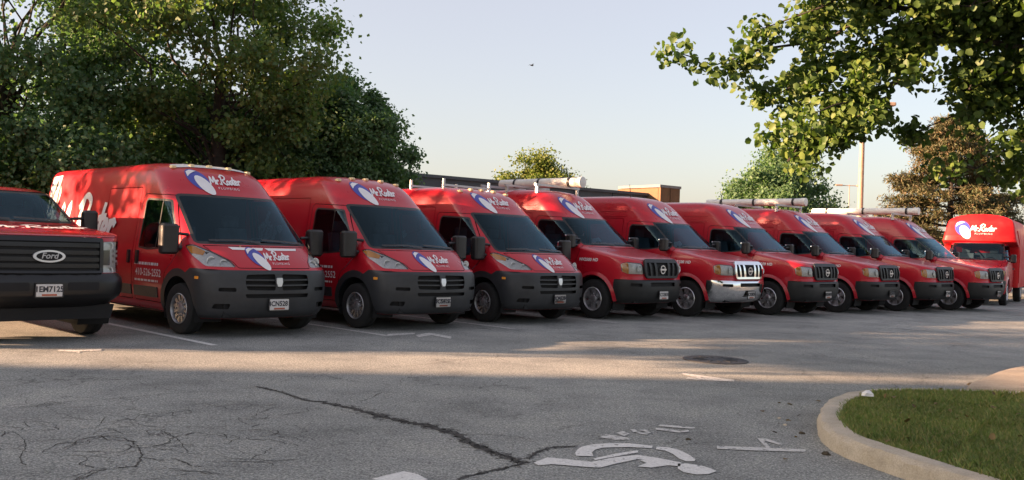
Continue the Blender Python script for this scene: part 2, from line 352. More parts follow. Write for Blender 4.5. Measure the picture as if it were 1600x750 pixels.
# ------------------------------------------------------------------ vehicle shell: stacked rounded outlines
class Shell:
    TC = 1.2
    def __init__(s, prof, xr, chaikin=2):
        P = np.array(prof, float)                     # z, xf, w, a, m, n
        for _ in range(chaikin):
            Q = [P[0]]
            for i in range(len(P) - 1): Q += [P[i] * .75 + P[i + 1] * .25, P[i] * .25 + P[i + 1] * .75]
            Q.append(P[-1]); P = np.array(Q)
        s.P = P; s.xr = xr; s.L = 5.0; s.TR = 1.0
        d = np.hypot(np.hypot(np.diff(P[:, 0]), np.diff(P[:, 1])), np.diff(P[:, 2])); s.S = np.concatenate([[0], np.cumsum(np.maximum(d, 1e-4))])
        s.smax = s.S[-1]; s.tmax = s.TC + s.L + s.TR
    def lev(s, sv): return [np.interp(sv, s.S, s.P[:, i]) for i in range(6)]
    def z2s(s, z): return np.interp(z, s.P[:, 0], s.S)
    def pos(s, t, sv):
        t = np.asarray(t, float); sv = np.clip(np.asarray(sv, float), 0, s.smax)
        z, xf, w, a, m, n = s.lev(sv); sg = np.where(t < 0, -1.0, 1.0); u = np.abs(t)
        th = np.clip(u / s.TC, 0, 1) * math.pi / 2; xc = xf - a
        yc = w * np.sin(th) ** (2 / m); x = xc + a * np.clip(np.cos(th), 0, 1) ** (2 / n)
        k = np.clip((u - s.TC) / s.L, 0, 1); x = np.where(u > s.TC, xc + (s.xr - xc) * k, x); y = np.where(u > s.TC, w, yc)
        r = np.clip((u - s.TC - s.L) / s.TR, 0, 1); y = np.where(u > s.TC + s.L, w * (1 - r), y)
        return np.stack([x, y * sg, z], -1)
    def nrm(s, t, sv, e=0.012):
        t = np.asarray(t, float); sv = np.asarray(sv, float)
        tt = np.where(np.abs(t) < 0.03, np.where(t < 0, -0.03, 0.03), t)
        dt = s.pos(tt + e, sv) - s.pos(tt - e, sv); ds = s.pos(tt, np.minimum(sv + e, s.smax - 1e-4)) - s.pos(tt, np.maximum(sv - e, 0))
        n = np.cross(dt, ds); ln = np.linalg.norm(n, axis=-1, keepdims=True); n = n / np.maximum(ln, 1e-9)
        n = np.where(ln < 1e-9, np.array([0, 0, 1.0]), n)
        small = np.abs(t) < 0.03
        n[..., 1] = np.where(small, n[..., 1] * np.abs(t) / 0.03 , n[..., 1])
        n = n / np.linalg.norm(n, axis=-1, keepdims=True); return n
    def front(s, y, z):
        sv = s.z2s(z); _, xf, w, a, m, n = s.lev(sv); q = np.clip(np.abs(y) / np.maximum(w, 1e-6), 0, 0.9999)
        return np.sign(y) * s.TC * np.arcsin(q ** (m / 2)) / (math.pi / 2), sv
    def side(s, x, z, sg):
        sv = s.z2s(z); _, xf, w, a, m, n = s.lev(sv); xc = xf - a
        q = np.clip((x - xc) / a, 0, 1); tc = s.TC * np.arccos(q ** (n / 2)) / (math.pi / 2)
        ts = s.TC + s.L * np.clip((xc - x) / (xc - s.xr), 0, 1)
        return sg * np.where(x > xc, tc, ts), sv
    def mapv(s, pts, view):
        p = np.array(pts, float)
        if view == 'f': return np.stack(s.front(p[:, 0], p[:, 1]), -1)
        return np.stack(s.side(p[:, 0], p[:, 1], -1 if view == 'r' else 1), -1)
    def split(s, regions, classify, gt=None, zs=None):
        """regions: name -> list of (t,s) points; classify(set)->part or None. returns part -> (verts, tris, normals)"""
        cs = list(np.linspace(0, s.TC, 15)) + list(s.TC + s.L * np.array(gt or np.linspace(0.03, 0.995, 30))) + [s.TC + s.L] + list(s.TC + s.L + s.TR * np.array([.03, .3, .65, 1.0]))
        ts = sorted(set([-c for c in cs] + cs)); sv = list(np.linspace(0, s.smax, zs or 64))
        pts = [(t, q) for q in sv for t in ts]; faces = []; names = []; polys = []
        for nm, poly in regions.items():
            b = len(pts); pts += ccw(poly); n_ = len(pts) - b; faces += [(b + i, b + (i + 1) % n_) for i in range(n_)]; names.append(nm); polys.append(np.array(pts[b:]))
        vo, _, fo, _, _, _ = geometry.delaunay_2d_cdt([Vector(p) for p in pts], faces, [], 0, 1e-5)
        V = np.array([(v.x, v.y) for v in vo]); P3 = s.pos(V[:, 0], V[:, 1]); NN = s.nrm(V[:, 0], V[:, 1])
        parts = {}; cen = V[np.array(fo)].mean(1); mem = []
        for pg in polys:
            ins = np.zeros(len(cen), bool); a = pg; b = np.roll(pg, -1, 0)
            for (x0, y0), (x1, y1) in zip(a, b):
                if y0 != y1: ins ^= ((y0 > cen[:, 1]) != (y1 > cen[:, 1])) & (cen[:, 0] < (x1 - x0) * (cen[:, 1] - y0) / (y1 - y0) + x0)
            mem.append(ins)
        for fi, f in enumerate(fo):
            k = classify({names[i] for i in range(len(names)) if mem[i][fi]})
            if k: parts.setdefault(k, []).append(f)
        out = {}
        for k, fs in parts.items():
            fs = np.array(fs); idx, inv = np.unique(fs, return_inverse=True); fs = inv.reshape(fs.shape); p = P3[idx]; nn = NN[idx]
            fn = np.cross(p[fs[:, 1]] - p[fs[:, 0]], p[fs[:, 2]] - p[fs[:, 0]]); ar = np.linalg.norm(fn, axis=1)
            fs = fs[ar > 1e-9]; fn = fn[ar > 1e-9]
            fl = (fn * nn[fs].mean(1)).sum(1) < 0; fs[fl] = fs[fl][:, ::-1]
            out[k] = (p, fs, nn)
        return out
    def patch(s, polys, view, off=0.004, d=0.07):
        """decal / panel lying on the shell: list of polygons in view coordinates"""
        V, T, NN = [], [], []
        for poly in polys:
            poly = densify(ccw(poly), d); xs = [p[0] for p in poly]; ys = [p[1] for p in poly]; pts = list(poly); n0 = len(pts)
            for x in np.arange(min(xs) + d / 2, max(xs), d):
                for y in np.arange(min(ys) + d / 2, max(ys), d): pts.append((float(x), float(y)))
            vo, _, fo, _, _, _ = geometry.delaunay_2d_cdt([Vector(p) for p in pts], [], [list(range(n0))], 1, 1e-5)
            v, t, nn = s.project([(q.x, q.y) for q in vo], fo, view, off); b = len(V); V += list(v); NN += list(nn); T += [tuple(i + b for i in f) for f in t]
        return V, T, NN
    def project(s, pts, tris, view, off):
        q = s.mapv(pts, view); P = s.pos(q[:, 0], q[:, 1]); nn = s.nrm(q[:, 0], q[:, 1]); P = P + nn * np.reshape(off, (-1, 1)) if np.ndim(off) else P + nn * off
        out = []
        for f in tris:
            if len(f) != 3:
                for k in range(1, len(f) - 1): out.append((f[0], f[k], f[k + 1]))
            else: out.append(tuple(f))
        T = np.array(out); fn = np.cross(P[T[:, 1]] - P[T[:, 0]], P[T[:, 2]] - P[T[:, 0]]); fl = (fn * nn[T].mean(1)).sum(1) < 0; T[fl] = T[fl][:, ::-1]
        return P, [tuple(t) for t in T], nn
    def place(s, name, polys, view, m, parent, off=0.004, d=0.07):
        V, T, NN = s.patch(polys, view, off, d); return link(name, tri_mesh(name, V, T, NN), m, parent)
    def place_raw(s, name, pts, tris, view, m, parent, off=0.006):
        V, T, NN = s.project(pts, tris, view, off); return link(name, tri_mesh(name, V, T, NN), m, parent)
    def at(s, a, b, view, off=0.0):
        q = s.mapv([(a, b)], view); p = s.pos(q[:, 0], q[:, 1])[0]; n = s.nrm(q[:, 0], q[:, 1])[0]; return Vector(p + n * off), Vector(n)

# ------------------------------------------------------------------ lettering
SCRIPT = [[(0, 0), (.10, .92), (.30, .22), (.56, .95), (.62, .05)], [(.74, .5), (.80, .02)], [(.79, .28), (.92, .5), (1.03, .44)], [(1.15, .03), (1.18, .05)],
          [(1.34, -.02), (1.46, 1.0)], [(1.25, .86), (1.55, 1.14), (1.90, .98), (1.82, .66), (1.46, .52)], [(1.50, .52), (1.68, .18), (2.0, -.02)],
          [(2.2, .48), (2.04, .36), (2.06, .08), (2.22, .04), (2.30, .3), (2.18, .5)], [(2.56, .48), (2.42, .36), (2.44, .08), (2.58, .04), (2.66, .3), (2.55, .5)],
          [(2.88, .9), (2.80, .14), (2.96, .02)], [(2.68, .56), (3.04, .60)],
          [(3.02, .22), (3.24, .30), (3.20, .50), (3.04, .42), (3.02, .12), (3.16, .02), (3.32, .10)], [(3.42, .5), (3.46, .02)], [(3.45, .28), (3.58, .5), (3.72, .42)]]
def smooth_line(p, k=4):
    if len(p) < 3: return [Vector(q) for q in p]
    P = [Vector(q) for q in p]; P = [P[0] * 2 - P[1]] + P + [P[-1] * 2 - P[-2]]; out = []
    for i in range(1, len(P) - 2):
        for j in range(k):
            t = j / k; a, b, c, d = P[i - 1], P[i], P[i + 1], P[i + 2]
            out.append(0.5 * ((2 * b) + (c - a) * t + (2 * a - 5 * b + 4 * c - d) * t * t + (3 * b - a - 3 * c + d) * t ** 3))
    out.append(P[-2]); return out
def ribbon(line, hw, taper=False):
    pts = []; n = len(line)
    for i, p in enumerate(line):
        t = (line[min(i + 1, n - 1)] - line[max(i - 1, 0)]); t = t.normalized() if t.length > 1e-9 else Vector((1, 0)); w = hw[i] if isinstance(hw, (list, tuple)) else hw
        nn = Vector((-t.y, t.x)) * w; e = t * (w * .6 if i == n - 1 else (-w * .6 if i == 0 else 0)); pts += [tuple(p + nn + e), tuple(p - nn + e)]
    return pts, [(2 * i, 2 * i + 1, 2 * i + 3, 2 * i + 2) for i in range(n - 1)]
def script_text(x, z, size, hw=0.085, shear=0.22, rot=0.0, flip=1):
    """points, faces and per-vertex layer offsets of the hand-lettered name"""
    pts, fs, offs = [], [], []
    c, s_ = math.cos(rot), math.sin(rot)
    for k, st in enumerate(SCRIPT):
        q, f = ribbon(smooth_line([(a, b) for a, b in st]), hw); b0 = len(pts)
        for a, b in q:
            a = a + shear * b; u, v = a * c - b * s_, a * s_ + b * c
            pts.append((x + flip * u * size, z + v * size)); offs.append(0.006 + 0.0012 * k)
        fs += [tuple(i + b0 for i in g) for g in f]
    return pts, fs, offs
def font_mesh(txt, size, shear=0.0, offset=0.0, spacing=1.0):
    cu = bpy.data.curves.new('lettering', 'FONT'); cu.body = txt; cu.size = size; cu.shear = shear; cu.offset = offset; cu.align_x = 'CENTER'; cu.align_y = 'CENTER'
    cu.space_character = spacing; cu.resolution_u = 3; cu.fill_mode = 'FRONT'
    o = bpy.data.objects.new('lettering', cu); COL.objects.link(o); dg = bpy.context.evaluated_depsgraph_get()
    me = bpy.data.meshes.new_from_object(o.evaluated_get(dg)); pts = [(v.co.x, v.co.y) for v in me.vertices]; fs = [tuple(p.vertices) for p in me.polygons]
    bpy.data.objects.remove(o); bpy.data.meshes.remove(me); return pts, fs
def emblem(x, z, size, flip=1, lean=0.30):
    """plain blue oval with slanting white bars: polygons (blue), (white)"""
    def M(p): return [(x + flip * (a + lean * -b * 0.6) * size, z + b * size) for a, b in p]
    blue = M(ellipse(0, .06, .46, .50)); w1 = M(ellipse(.12, -.20, .30, .46, .30, 24)); w2 = M([(-.40, .16), (-.30, .40), (-.06, .50), (.20, .46), (.02, .40), (-.20, .30)])
    return [blue], [w1], [w2]
def front_logo(sh, parent, y0, z0, size, view='f', flip=1, text=True, tname='lettering'):
    bl, w1, w2 = emblem(y0, z0, size, flip)
    e = sh.place('emblem', bl, view, BLUE, parent, 0.005)
    sh.place('emblem_bar', w1, view, WHITE, e, 0.009); sh.place('emblem_spot', w2, view, WHITE, e, 0.0125)
    if text:
        p, f, o = script_text(y0 + flip * size * .46, z0 - size * .12, size * .40, flip=flip); sh.place_raw(tname, p, f, view, WHITE, parent, np.array(o))
        q, g = font_mesh('PLUMBING', size * .16, 0.1, 0.0, 1.5); q = [(y0 + flip * (size * 1.25 + a), z0 - size * .30 + b) for a, b in q]
        sh.place_raw('small_lettering', q, g, view, WHITE, parent, 0.006)

# ------------------------------------------------------------------ shared vehicle pieces
def wheel(parent, x, y, r, sg, spokes=10, spoke_w=0.05, rimmat=None, rr=0.60):
    """tyre (the wheel), with rim, spokes, hub as sub-parts; sg = outward side"""
    mb = MB(); w = 0.235; h = w / 2; ri = r * rr
    mb.lathe([(ri, -h * .9), (r * .86, -h), (r * .965, -h * .86), (r, -h * .55), (r, -h * .18), (r * .985, -h * .16), (r * .985, -h * .08), (r, -h * .06), (r, h * .06), (r * .985, h * .08), (r * .985, h * .16), (r, h * .18), (r, h * .55), (r * .965, h * .86), (r * .86, h), (ri, h * .9), (ri, -h * .9)], 36)
    o = mb.build('wheel', RUBBER, parent, True); o.location = (x, y, r)
    m = MB(); q = sg * h
    m.lathe([(ri, q * .92), (ri * .95, q * .98), (ri * .90, q * .80), (ri * .88, q * -.3), (ri * .2, q * -.3)], 30)
    m.build('rim', rimmat or STEEL, o, True)
    sp = MB()
    for k in range(spokes):
        a = 2 * math.pi * (k + .5) / spokes; c, s_ = math.cos(a), math.sin(a); tx, tz = -s_, c
        pts = []
        for rad, wd, yy in ((ri * .25, spoke_w * .7, .62), (ri * .60, spoke_w * .8, .66), (ri * .91, spoke_w * 1.25, .72)):
            for e, dy in ((-1, 0), (1, 0), (1, -.22), (-1, -.22)): pts.append((rad * c + e * wd / 2 * tx, q * (yy + dy), rad * s_ + e * wd / 2 * tz))
        sp.add(pts, [(0, 1, 5, 4), (1, 2, 6, 5), (2, 3, 7, 6), (3, 0, 4, 7), (4, 5, 9, 8), (5, 6, 10, 9), (6, 7, 11, 10), (7, 4, 8, 11)])
    sp.build('spokes', rimmat or STEEL, o)
    hb = MB(); hb.lathe([(ri * .34, q * .3), (ri * .34, q * .70), (ri * .26, q * .80), (ri * .18, q * .86), (0.001, q * .88)], 20)
    for k in range(8):
        a = 2 * math.pi * k / 8; hb.lathe([(0.014, q * .6), (0.014, q * .86), (0.001, q * .87)], 6, (ri * .43 * math.cos(a), 0, ri * .43 * math.sin(a)))
    hb.build('hub', STEEL, o, True)
    return o
def liner(parent, x, sg, r, w):
    m = MB(); n = 16; v = []
    for k in range(n + 1):
        a = -0.35 + (math.pi + .7) * k / n; c, s_ = math.cos(a) * r, math.sin(a) * r
        v += [(x + c, sg * (w - .02), .36 + s_), (x + c, sg * (w - .42), .36 + s_)]
    m.add(v, [(2 * k, 2 * k + 1, 2 * k + 3, 2 * k + 2) for k in range(n)])
    m.add([v[2 * k + 1] for k in range(n + 1)], [tuple(range(n + 1))]); return m.build('wheel_well', DARK, parent)
def plate_part(parent, x, z, txt):
    m = MB(); m.rbox((x, 0, z), (.012, .305, .155), .012, 2, 'x'); o = m.build('license_plate', PLATEW, parent)
    fr = MB()
    for dy, dz, sy, sz in ((0, .083, .33, .012), (0, -.083, .33, .012), (.159, 0, .012, .178), (-.159, 0, .012, .178)): fr.box((x - .003, dy, z + dz), (.014, sy, sz))
    fr.build('plate_frame', BLACKP, o)
    p, f = font_mesh(txt, .095, 0, 0.003); link('plate_number', tri_mesh('plate_number', [(x + .008, a * .92, z + b + .012) for a, b in p], tri(f)), PLATEI, o)
    st = MB(); st.box((x + .007, 0, z - .055), (.003, .17, .022)); st.build('plate_strip', PLATER, o); return o
def tri(fs): return [(f[0], f[k], f[k + 1]) for f in fs for k in range(1, len(f) - 1)]
def mirror(parent, x, y, z, sg, h=.40, w=.24):
    m = MB(); m.rbox((x, sg * (y + .17), z), (.17, w, h), .05, 3, 'z'); o = m.build('door_mirror', BLACKP, parent, True)
    a = MB(); a.tube([(x + .02, sg * (y - .06), z - h * .30), (x + .01, sg * (y + .12), z - h * .26)], .035, 8); a.build('mirror_arm', BLACKP, o, True); a = MB(); a.tube([(x + .02, sg * (y - .10), z + h * .16), (x + .01, sg * (y + .12), z + h * .2)], .022, 8); a.build('mirror_arm', BLACKP, o, True)
    g = MB(); g.rbox((x - .088, sg * (y + .17), z + .03), (.008, w * .82, h * .72), .03, 3, 'x'); g.build('mirror_glass', CHROME, o)
    return o
def seat(parent, x, y, z):
    m = MB(); m.rbox((x, y, z), (.50, .52, .16), .06, 3, 'z'); m.prism([(x - .30, z - .02), (x - .16, z + .02), (x - .30, z + .66), (x - .42, z + .64)], y - .24, y + .24); m.rbox((x - .39, y, z + .76), (.11, .27, .20), .04, 3, 'z')
    return m.build('seat', CLOTH, parent, True)
def cabin(parent, xd, zd, hw, xs, zs, xb, ztop):
    """dash, steering wheel, two seats, bulkhead"""
    d = MB(); d.prism([(xd + .32, zd - .35), (xd + .30, zd - .06), (xd + .05, zd), (xd - .16, zd - .04), (xd - .30, zd - .16), (xd - .26, zd - .40)], -hw, hw); d.build('dashboard', BLACKP, parent)
    s_ = MB(); R_ = Matrix.Rotation(R(62), 3, 'Y'); c = Vector((xd - .42, .38, zd - .02)); pts = [c + R_ @ Vector((.19 * math.cos(a), .19 * math.sin(a), 0)) for a in (2 * math.pi * k / 20 for k in range(21))]
    s_.tube(pts, .016, 6, False); s_.tube([c, c + R_ @ Vector((0, 0, -.28))], .03, 8); s_.tube([c + R_ @ Vector((0, .19, 0)), c + R_ @ Vector((0, -.19, 0))], .014, 6); s_.build('steering_wheel', BLACKP, parent, True)
    for y in (-.45, .42): seat(parent, xs, y, zs)
    b = MB(); b.prism([(-hw, .4), (hw, .4), (hw, ztop - .35), (hw - .25, ztop), (-hw + .25, ztop), (-hw, ztop - .35)], xb, xb - .03, 'x'); b.build('bulkhead', LINING, parent)
    f = MB(); f.box(((xd + .3 + xb) / 2, 0, zs - .42), (xd + .3 - xb, hw * 1.9, .04)); f.build('cab_floor', DARK, parent)
def lining(parent, parts, names, xmin, zmin):
    V, T, NN = [], [], []
    for k in names:
        if k not in parts: continue
        p, f, n = parts[k]; c = p[f].mean(1); sel = f[(c[:, 0] > xmin) & (c[:, 2] > zmin)]; b = sum(len(v) for v in V); V.append(p - n * 0.03); NN.append(-n); T.append(sel[:, ::-1] + b)
    V = np.concatenate(V); NN = np.concatenate(NN); T = np.concatenate(T); idx, inv = np.unique(T, return_inverse=True)
    return link('cab_lining', tri_mesh('cab_lining', V[idx], inv.reshape(T.shape), NN[idx]), LINING, parent)
def lamp_unit(sh, root, poly, view, amber=None, bulbs=(), name='headlight'):
    """headlight: reflector housing behind a clear lens, bulbs and an amber turn lamp as sub-parts"""
    h = sh.place(name, [poly], view, REFL, root, -0.022, 0.05)
    rim = []; n = len(poly)
    q = densify(poly, .04); a = sh.mapv(q, view); P = sh.pos(a[:, 0], a[:, 1]); nn = sh.nrm(a[:, 0], a[:, 1]); k = len(q); V = list(P + nn * .001) + list(P - nn * .028)
    link('lamp_rim', tri_mesh('lamp_rim', V, tri([(i, (i + 1) % k, k + (i + 1) % k, k + i) for i in range(k)])), BLACKP, h)
    sh.place('lens', [poly], view, LENS, h, 0.004, 0.05)
    for (u, v, r) in bulbs:
        p, nn = sh.at(u, v, view, -0.030); m = MB(); m.lathe([(r, 0.03), (r * .92, 0.032), (r * .55, 0.012), (r * .22, 0.002), (r * .2, .02), (.001, .024)], 18, (p.x, p.y, p.z), 'x'); m.build('bulb', REFL, h, True)
    if amber: sh.place('turn_lamp', [amber], view, AMBER, h, -0.012, 0.05)
    return h
def mesh_part(name, data, m, parent): return link(name, tri_mesh(name, *data), m, parent)
def side_regions(sh, reg, key, poly, d=0.05):
    for s_ in 'rl': reg[key + '_' + s_] = sh.mapv(densify(poly, d), s_)
def front_region(sh, reg, key, poly, d=0.05): reg[key] = sh.mapv(densify(poly, d), 'f')
def mirror_poly(p): return [(-a, b) for a, b in p]
PSI = R(-43.73)

def ring_part(sh, name, outer, width, view, m, parent, off0=0.0, off1=0.04):
    o = densify(outer, .05); i = inset(o, width); n = len(o); V = []
    for loop, off in ((o, off0), (o, off1), (i, off1), (i, off0)):
        q = sh.mapv(loop, view); V += list(sh.pos(q[:, 0], q[:, 1]) + sh.nrm(q[:, 0], q[:, 1]) * off)
    T = tri([(k * n + a, k * n + (a + 1) % n, (k + 1) * n + (a + 1) % n, (k + 1) * n + a) for k in range(3) for a in range(n)])
    return link(name, tri_mesh(name, V, T), m, parent)
def slab_part(sh, name, poly, view, m, parent, off0=0.0, off1=0.03, d=0.06):
    V, T, NN = sh.patch([poly], view, off1, d); V = list(V); o = densify(poly, d); n = len(o); b = len(V)
    for off in (off1, off0):
        q = sh.mapv(o, view); V += list(sh.pos(q[:, 0], q[:, 1]) + sh.nrm(q[:, 0], q[:, 1]) * off)
    T = list(T) + tri([(b + a, b + (a + 1) % n, b + n + (a + 1) % n, b + n + a) for a in range(n)])
    return link(name, tri_mesh(name, V, T), m, parent)
def wiper(sh, parent, pts):
    p, f = ribbon([Vector(q) for q in densify(pts, .08, False)], .012); sh.place_raw('wiper', p, f, 'f', BLACKP, parent, 0.022)
def bars(sh, parent, x0, x1, z, h, view, seed, m):
    rnd = random.Random(seed); polys = []; x = x0
    while x < x1:
        w = rnd.uniform(.03, .11); polys.append([(x, z), (min(x + w, x1), z), (min(x + w, x1), z + h), (x, z + h)]); x += w + .022
    sh.place('small_lettering', polys, view, m, parent, .006, .2)['kind'] = 'stuff'

# ------------------------------------------------------------------ high-roof van with sloping nose
def make_nose_van():
    root = thing('cargo_van', 'x', 'van')
    prof = [(.26, .80, .90, .45, 3.0, 2.4), (.30, .92, .95, .50, 3.0, 2.4), (.45, .965, 1.0, .55, 2.9, 2.3), (.62, .98, 1.02, .55, 2.9, 2.3), (.80, .965, 1.025, .55, 2.9, 2.3),
            (.925, .945, 1.027, .55, 2.9, 2.3), (.955, .91, 1.025, .58, 2.9, 2.3), (1.05, .80, 1.025, .62, 2.9, 2.3), (1.15, .66, 1.02, .62, 2.9, 2.3), (1.24, .53, 1.01, .60, 2.9, 2.3), (1.30, .43, 1.0, .56, 2.9, 2.2),
            (1.36, .345, .99, .53, 2.9, 2.2), (1.60, .06, .955, .50, 3.0, 2.2), (1.98, -.40, .905, .48, 3.0, 2.2), (2.05, -.50, .895, .48, 3.0, 2.2), (2.20, -.66, .87, .48, 3.0, 2.2), (2.34, -.84, .835, .48, 3.0, 2.2),
            (2.43, -1.05, .78, .46, 3.0, 2.2), (2.48, -1.28, .68, .42, 3, 2.2), (2.51, -1.60, .46, .40, 3, 2.2), (2.52, -2.0, .02, .3, 3, 2.2)]
    sh = Shell(prof, -5.45); reg = {}; WB = -4.04
    ws = round_poly([(-.90, 1.275), (.90, 1.275), (.815, 1.995), (-.815, 1.995)], .07)
    front_region(sh, reg, 'ws', ws); front_region(sh, reg, 'ws_in', inset(ws, .035))
    win = round_poly([(-.02, 1.245), (-.05, 1.30), (-.56, 1.90), (-1.26, 1.93), (-1.32, 1.88), (-1.33, 1.18), (-1.0, 1.15), (-.3, 1.20)], .05)
    side_regions(sh, reg, 'win', win); side_regions(sh, reg, 'win_in', inset(win, .028))
    door = round_poly([(-.50, .40), (-.40, .85), (-.16, 1.02), (.04, 1.20), (.03, 1.29), (-.55, 1.97), (-1.36, 2.0), (-1.42, 1.94), (-1.42, .40)], .05)
    side_regions(sh, reg, 'door', door); side_regions(sh, reg, 'door_in', inset(door, .011))
    sl = round_poly([(-1.50, .40), (-1.50, 2.10), (-2.72, 2.10), (-2.72, .40)], .05)
    side_regions(sh, reg, 'slide', sl); side_regions(sh, reg, 'slide_in', inset(sl, .011))
    for s_ in 'rl':
        reg['arch_f_' + s_] = sh.mapv(densify(circle(0, .36, .455, 26, -.24, math.pi + .24), .06), s_)
        reg['arch_b_' + s_] = sh.mapv(densify(circle(WB, .36, .455, 26, -.24, math.pi + .24), .06), s_)
    lampR = round_poly([(-.59, .972), (-.62, 1.05), (-.76, 1.165), (-.92, 1.268), (-.985, 1.25), (-.985, 1.12), (-.93, .978)], .03)
    front_region(sh, reg, 'lamp_r', lampR, .03); front_region(sh, reg, 'lamp_l', mirror_poly(lampR), .03)
    hood = round_poly([(-.57, .958), (-.60, 1.04), (-.77, 1.16), (-.84, 1.26), (.84, 1.26), (.77, 1.16), (.60, 1.04), (.57, .958)], .03)
    front_region(sh, reg, 'hood', hood); front_region(sh, reg, 'hood_in', inset(hood, .009))
    for s_, k in ((-1, 'r'), (1, 'l')):
        front_region(sh, reg, 'gr_' + k, round_poly([(s_ * .055, .655), (s_ * .47, .665), (s_ * .50, .76), (s_ * .48, .875), (s_ * .055, .885)], .03), .04)
        front_region(sh, reg, 'fog_' + k, round_poly([(s_ * .62, .64), (s_ * .83, .645), (s_ * .83, .695), (s_ * .62, .695)], .02), .03)
        front_region(sh, reg, 'rec_' + k, round_poly([(s_ * .70, .40), (s_ * .88, .41), (s_ * .86, .475), (s_ * .68, .475)], .02), .03)
    front_region(sh, reg, 'gr_low', round_poly([(-.48, .555), (.48, .555), (.50, .61), (-.50, .61)], .02), .04)
    # bumper and arch trim: right side, across the front, left side
    side = [(.36, .945)] + [(.565 * math.cos(a), .36 + .565 * math.sin(a)) for a in np.linspace(R(66), R(188), 16)]
    L_ = sh.mapv(densify(side, .05, False), 'l'); R_ = sh.mapv(densify(side, .05, False), 'r')
    ends = [(-7e-1, 0)]
    bt = [(float(t), 0.012) for t in np.linspace(L_[-1][0], R_[-1][0], 40)]
    mid = sh.mapv(densify([(-.80, .935), (.80, .935)], .05, False), 'f')
    reg['bumper'] = [tuple(p) for p in mid] + [tuple(p) for p in L_] + bt + [tuple(p) for p in R_[::-1]]
    def cl(S):
        if any(k.startswith('arch') or k.startswith('lamp') or k.startswith('gr_') or k.startswith('fog') or k.startswith('rec') for k in S): return None
        if 'ws_in' in S: return 'windshield'
        if 'ws' in S: return 'windshield_seal'
        for q in 'rl':
            if 'win_in_' + q in S: return 'side_window_' + q
            if 'win_' + q in S: return 'window_seal_' + q
        if 'bumper' in S: return 'bumper'
        for q in 'rl':
            if 'door_in_' + q in S: return 'door_' + q
            if 'door_' + q in S: return None
            if 'slide_in_' + q in S: return 'sliding_' + q
            if 'slide_' + q in S: return None
        if 'hood_in' in S: return 'hood'
        if 'hood' in S: return None
        return 'body'
    P = sh.split(reg, cl)
    mesh_part('body', P['body'], RED, root); mesh_part('hood', P['hood'], RED, root); bump_o = mesh_part('bumper', P['bumper'], GREYP, root)
    wso = mesh_part('windshield', P['windshield'], GLASS, root); mesh_part('windshield_seal', P['windshield_seal'], BLACKP, wso)
    for q, sg in (('r', -1), ('l', 1)):
        do = mesh_part('door', P['door_' + q], RED, root); wo = mesh_part('side_window', P['side_window_' + q], GLASS, do); mesh_part('window_seal', P['window_seal_' + q], BLACKP, do)
        so = mesh_part('sliding_door', P['sliding_' + q], RED, root)
        sh.place('window_divider', [[(-.72, 1.17), (-.745, 1.17), (-.745, 1.915), (-.72, 1.91)]], q, BLACKP, do, .006)
        for nm, par, hx in (('door_handle', do, -1.30), ('door_handle', so, -1.60)): slab_part(sh, nm, round_poly([(hx - .03, .94), (hx + .03, .94), (hx + .03, 1.14), (hx - .03, 1.14)], .02), q, BLACKP, par, 0, .035)
        for x0, x1 in ((-.62, -1.41), (-1.51, -2.71), (-2.74, -3.46), (-4.62, -5.4)): slab_part(sh, 'side_molding', round_poly([(x0, .47), (x1, .47), (x1, .62), (x0, .62)], .02), q, GREYP, root, 0, .014, .3)
        slab_part(sh, 'door_track', [(-2.75, 1.235), (-4.6, 1.235), (-4.6, 1.265), (-2.75, 1.265)], q, BLACKP, root, 0, .006, .4)
        mirror(root, .03, 1.01, 1.33, sg, .42, .25)
        wheel(root, 0, sg * .885, .36, sg, 12, .055); wheel(root, WB, sg * .885, .36, sg, 12, .055)
        liner(root, 0, sg, .47, 1.0); liner(root, WB, sg, .47, 1.0)
        lp = lampR if sg < 0 else mirror_poly(lampR)
        am = [(-.84, 1.185), (-.925, 1.255), (-.98, 1.24), (-.98, 1.15), (-.89, 1.13)]
        lamp_unit(sh, root, lp, 'f', am if sg < 0 else mirror_poly(am), ((sg * .72, 1.045, .055), (sg * .85, 1.07, .065)))
        sh.place('side_marker', [round_poly([(.50, .80), (.58, .80), (.58, .84), (.50, .84)], .01)], q, AMBER, bump_o, .006)
    gb = sh.place('grille', [round_poly([(-.55, .53), (.55, .53), (.55, .90), (-.55, .90)], .03)], 'f', DARK, root, -.07)
    for k, s_ in enumerate((-1, 1)):
        for z in (.715, .79): slab_part(sh, 'slat', [(s_ * .05, z), (s_ * .50, z + .005), (s_ * .50, z + .027), (s_ * .05, z + .022)], 'f', GREYP, gb, -.05, -.008)
        sh.place('bumper_recess', [[(s_ * .58, .60), (s_ * .88, .60), (s_ * .88, .73), (s_ * .58, .73)]], 'f', DARK, bump_o, -.05)
        sh.place('bumper_recess', [[(s_ * .62, .37), (s_ * .92, .37), (s_ * .92, .50), (s_ * .62, .50)]], 'f', DARK, bump_o, -.05)
    slab_part(sh, 'grille_badge', round_poly([(-.045, .83), (.045, .83), (.05, .77), (.028, .71), (-.028, .71), (-.05, .77)], .012), 'f', SILVER, gb, 0, .025, .03)
    for y, z in ((-.62, 2.40), (-.31, 2.445), (0, 2.455), (.31, 2.445), (.62, 2.40)):
        p, n = sh.at(y, z, 'f'); m = MB(); m.rbox((p.x - .02, p.y, p.z + .012), (.11, .075, .05), .02, 2, 'z'); m.build('clearance_lamp', AMBER_W, root, True)
    wiper(sh, root, [(-.02, 1.30), (-.30, 1.325), (-.72, 1.315)]); wiper(sh, root, [(.72, 1.30), (.4, 1.32), (.05, 1.335)])
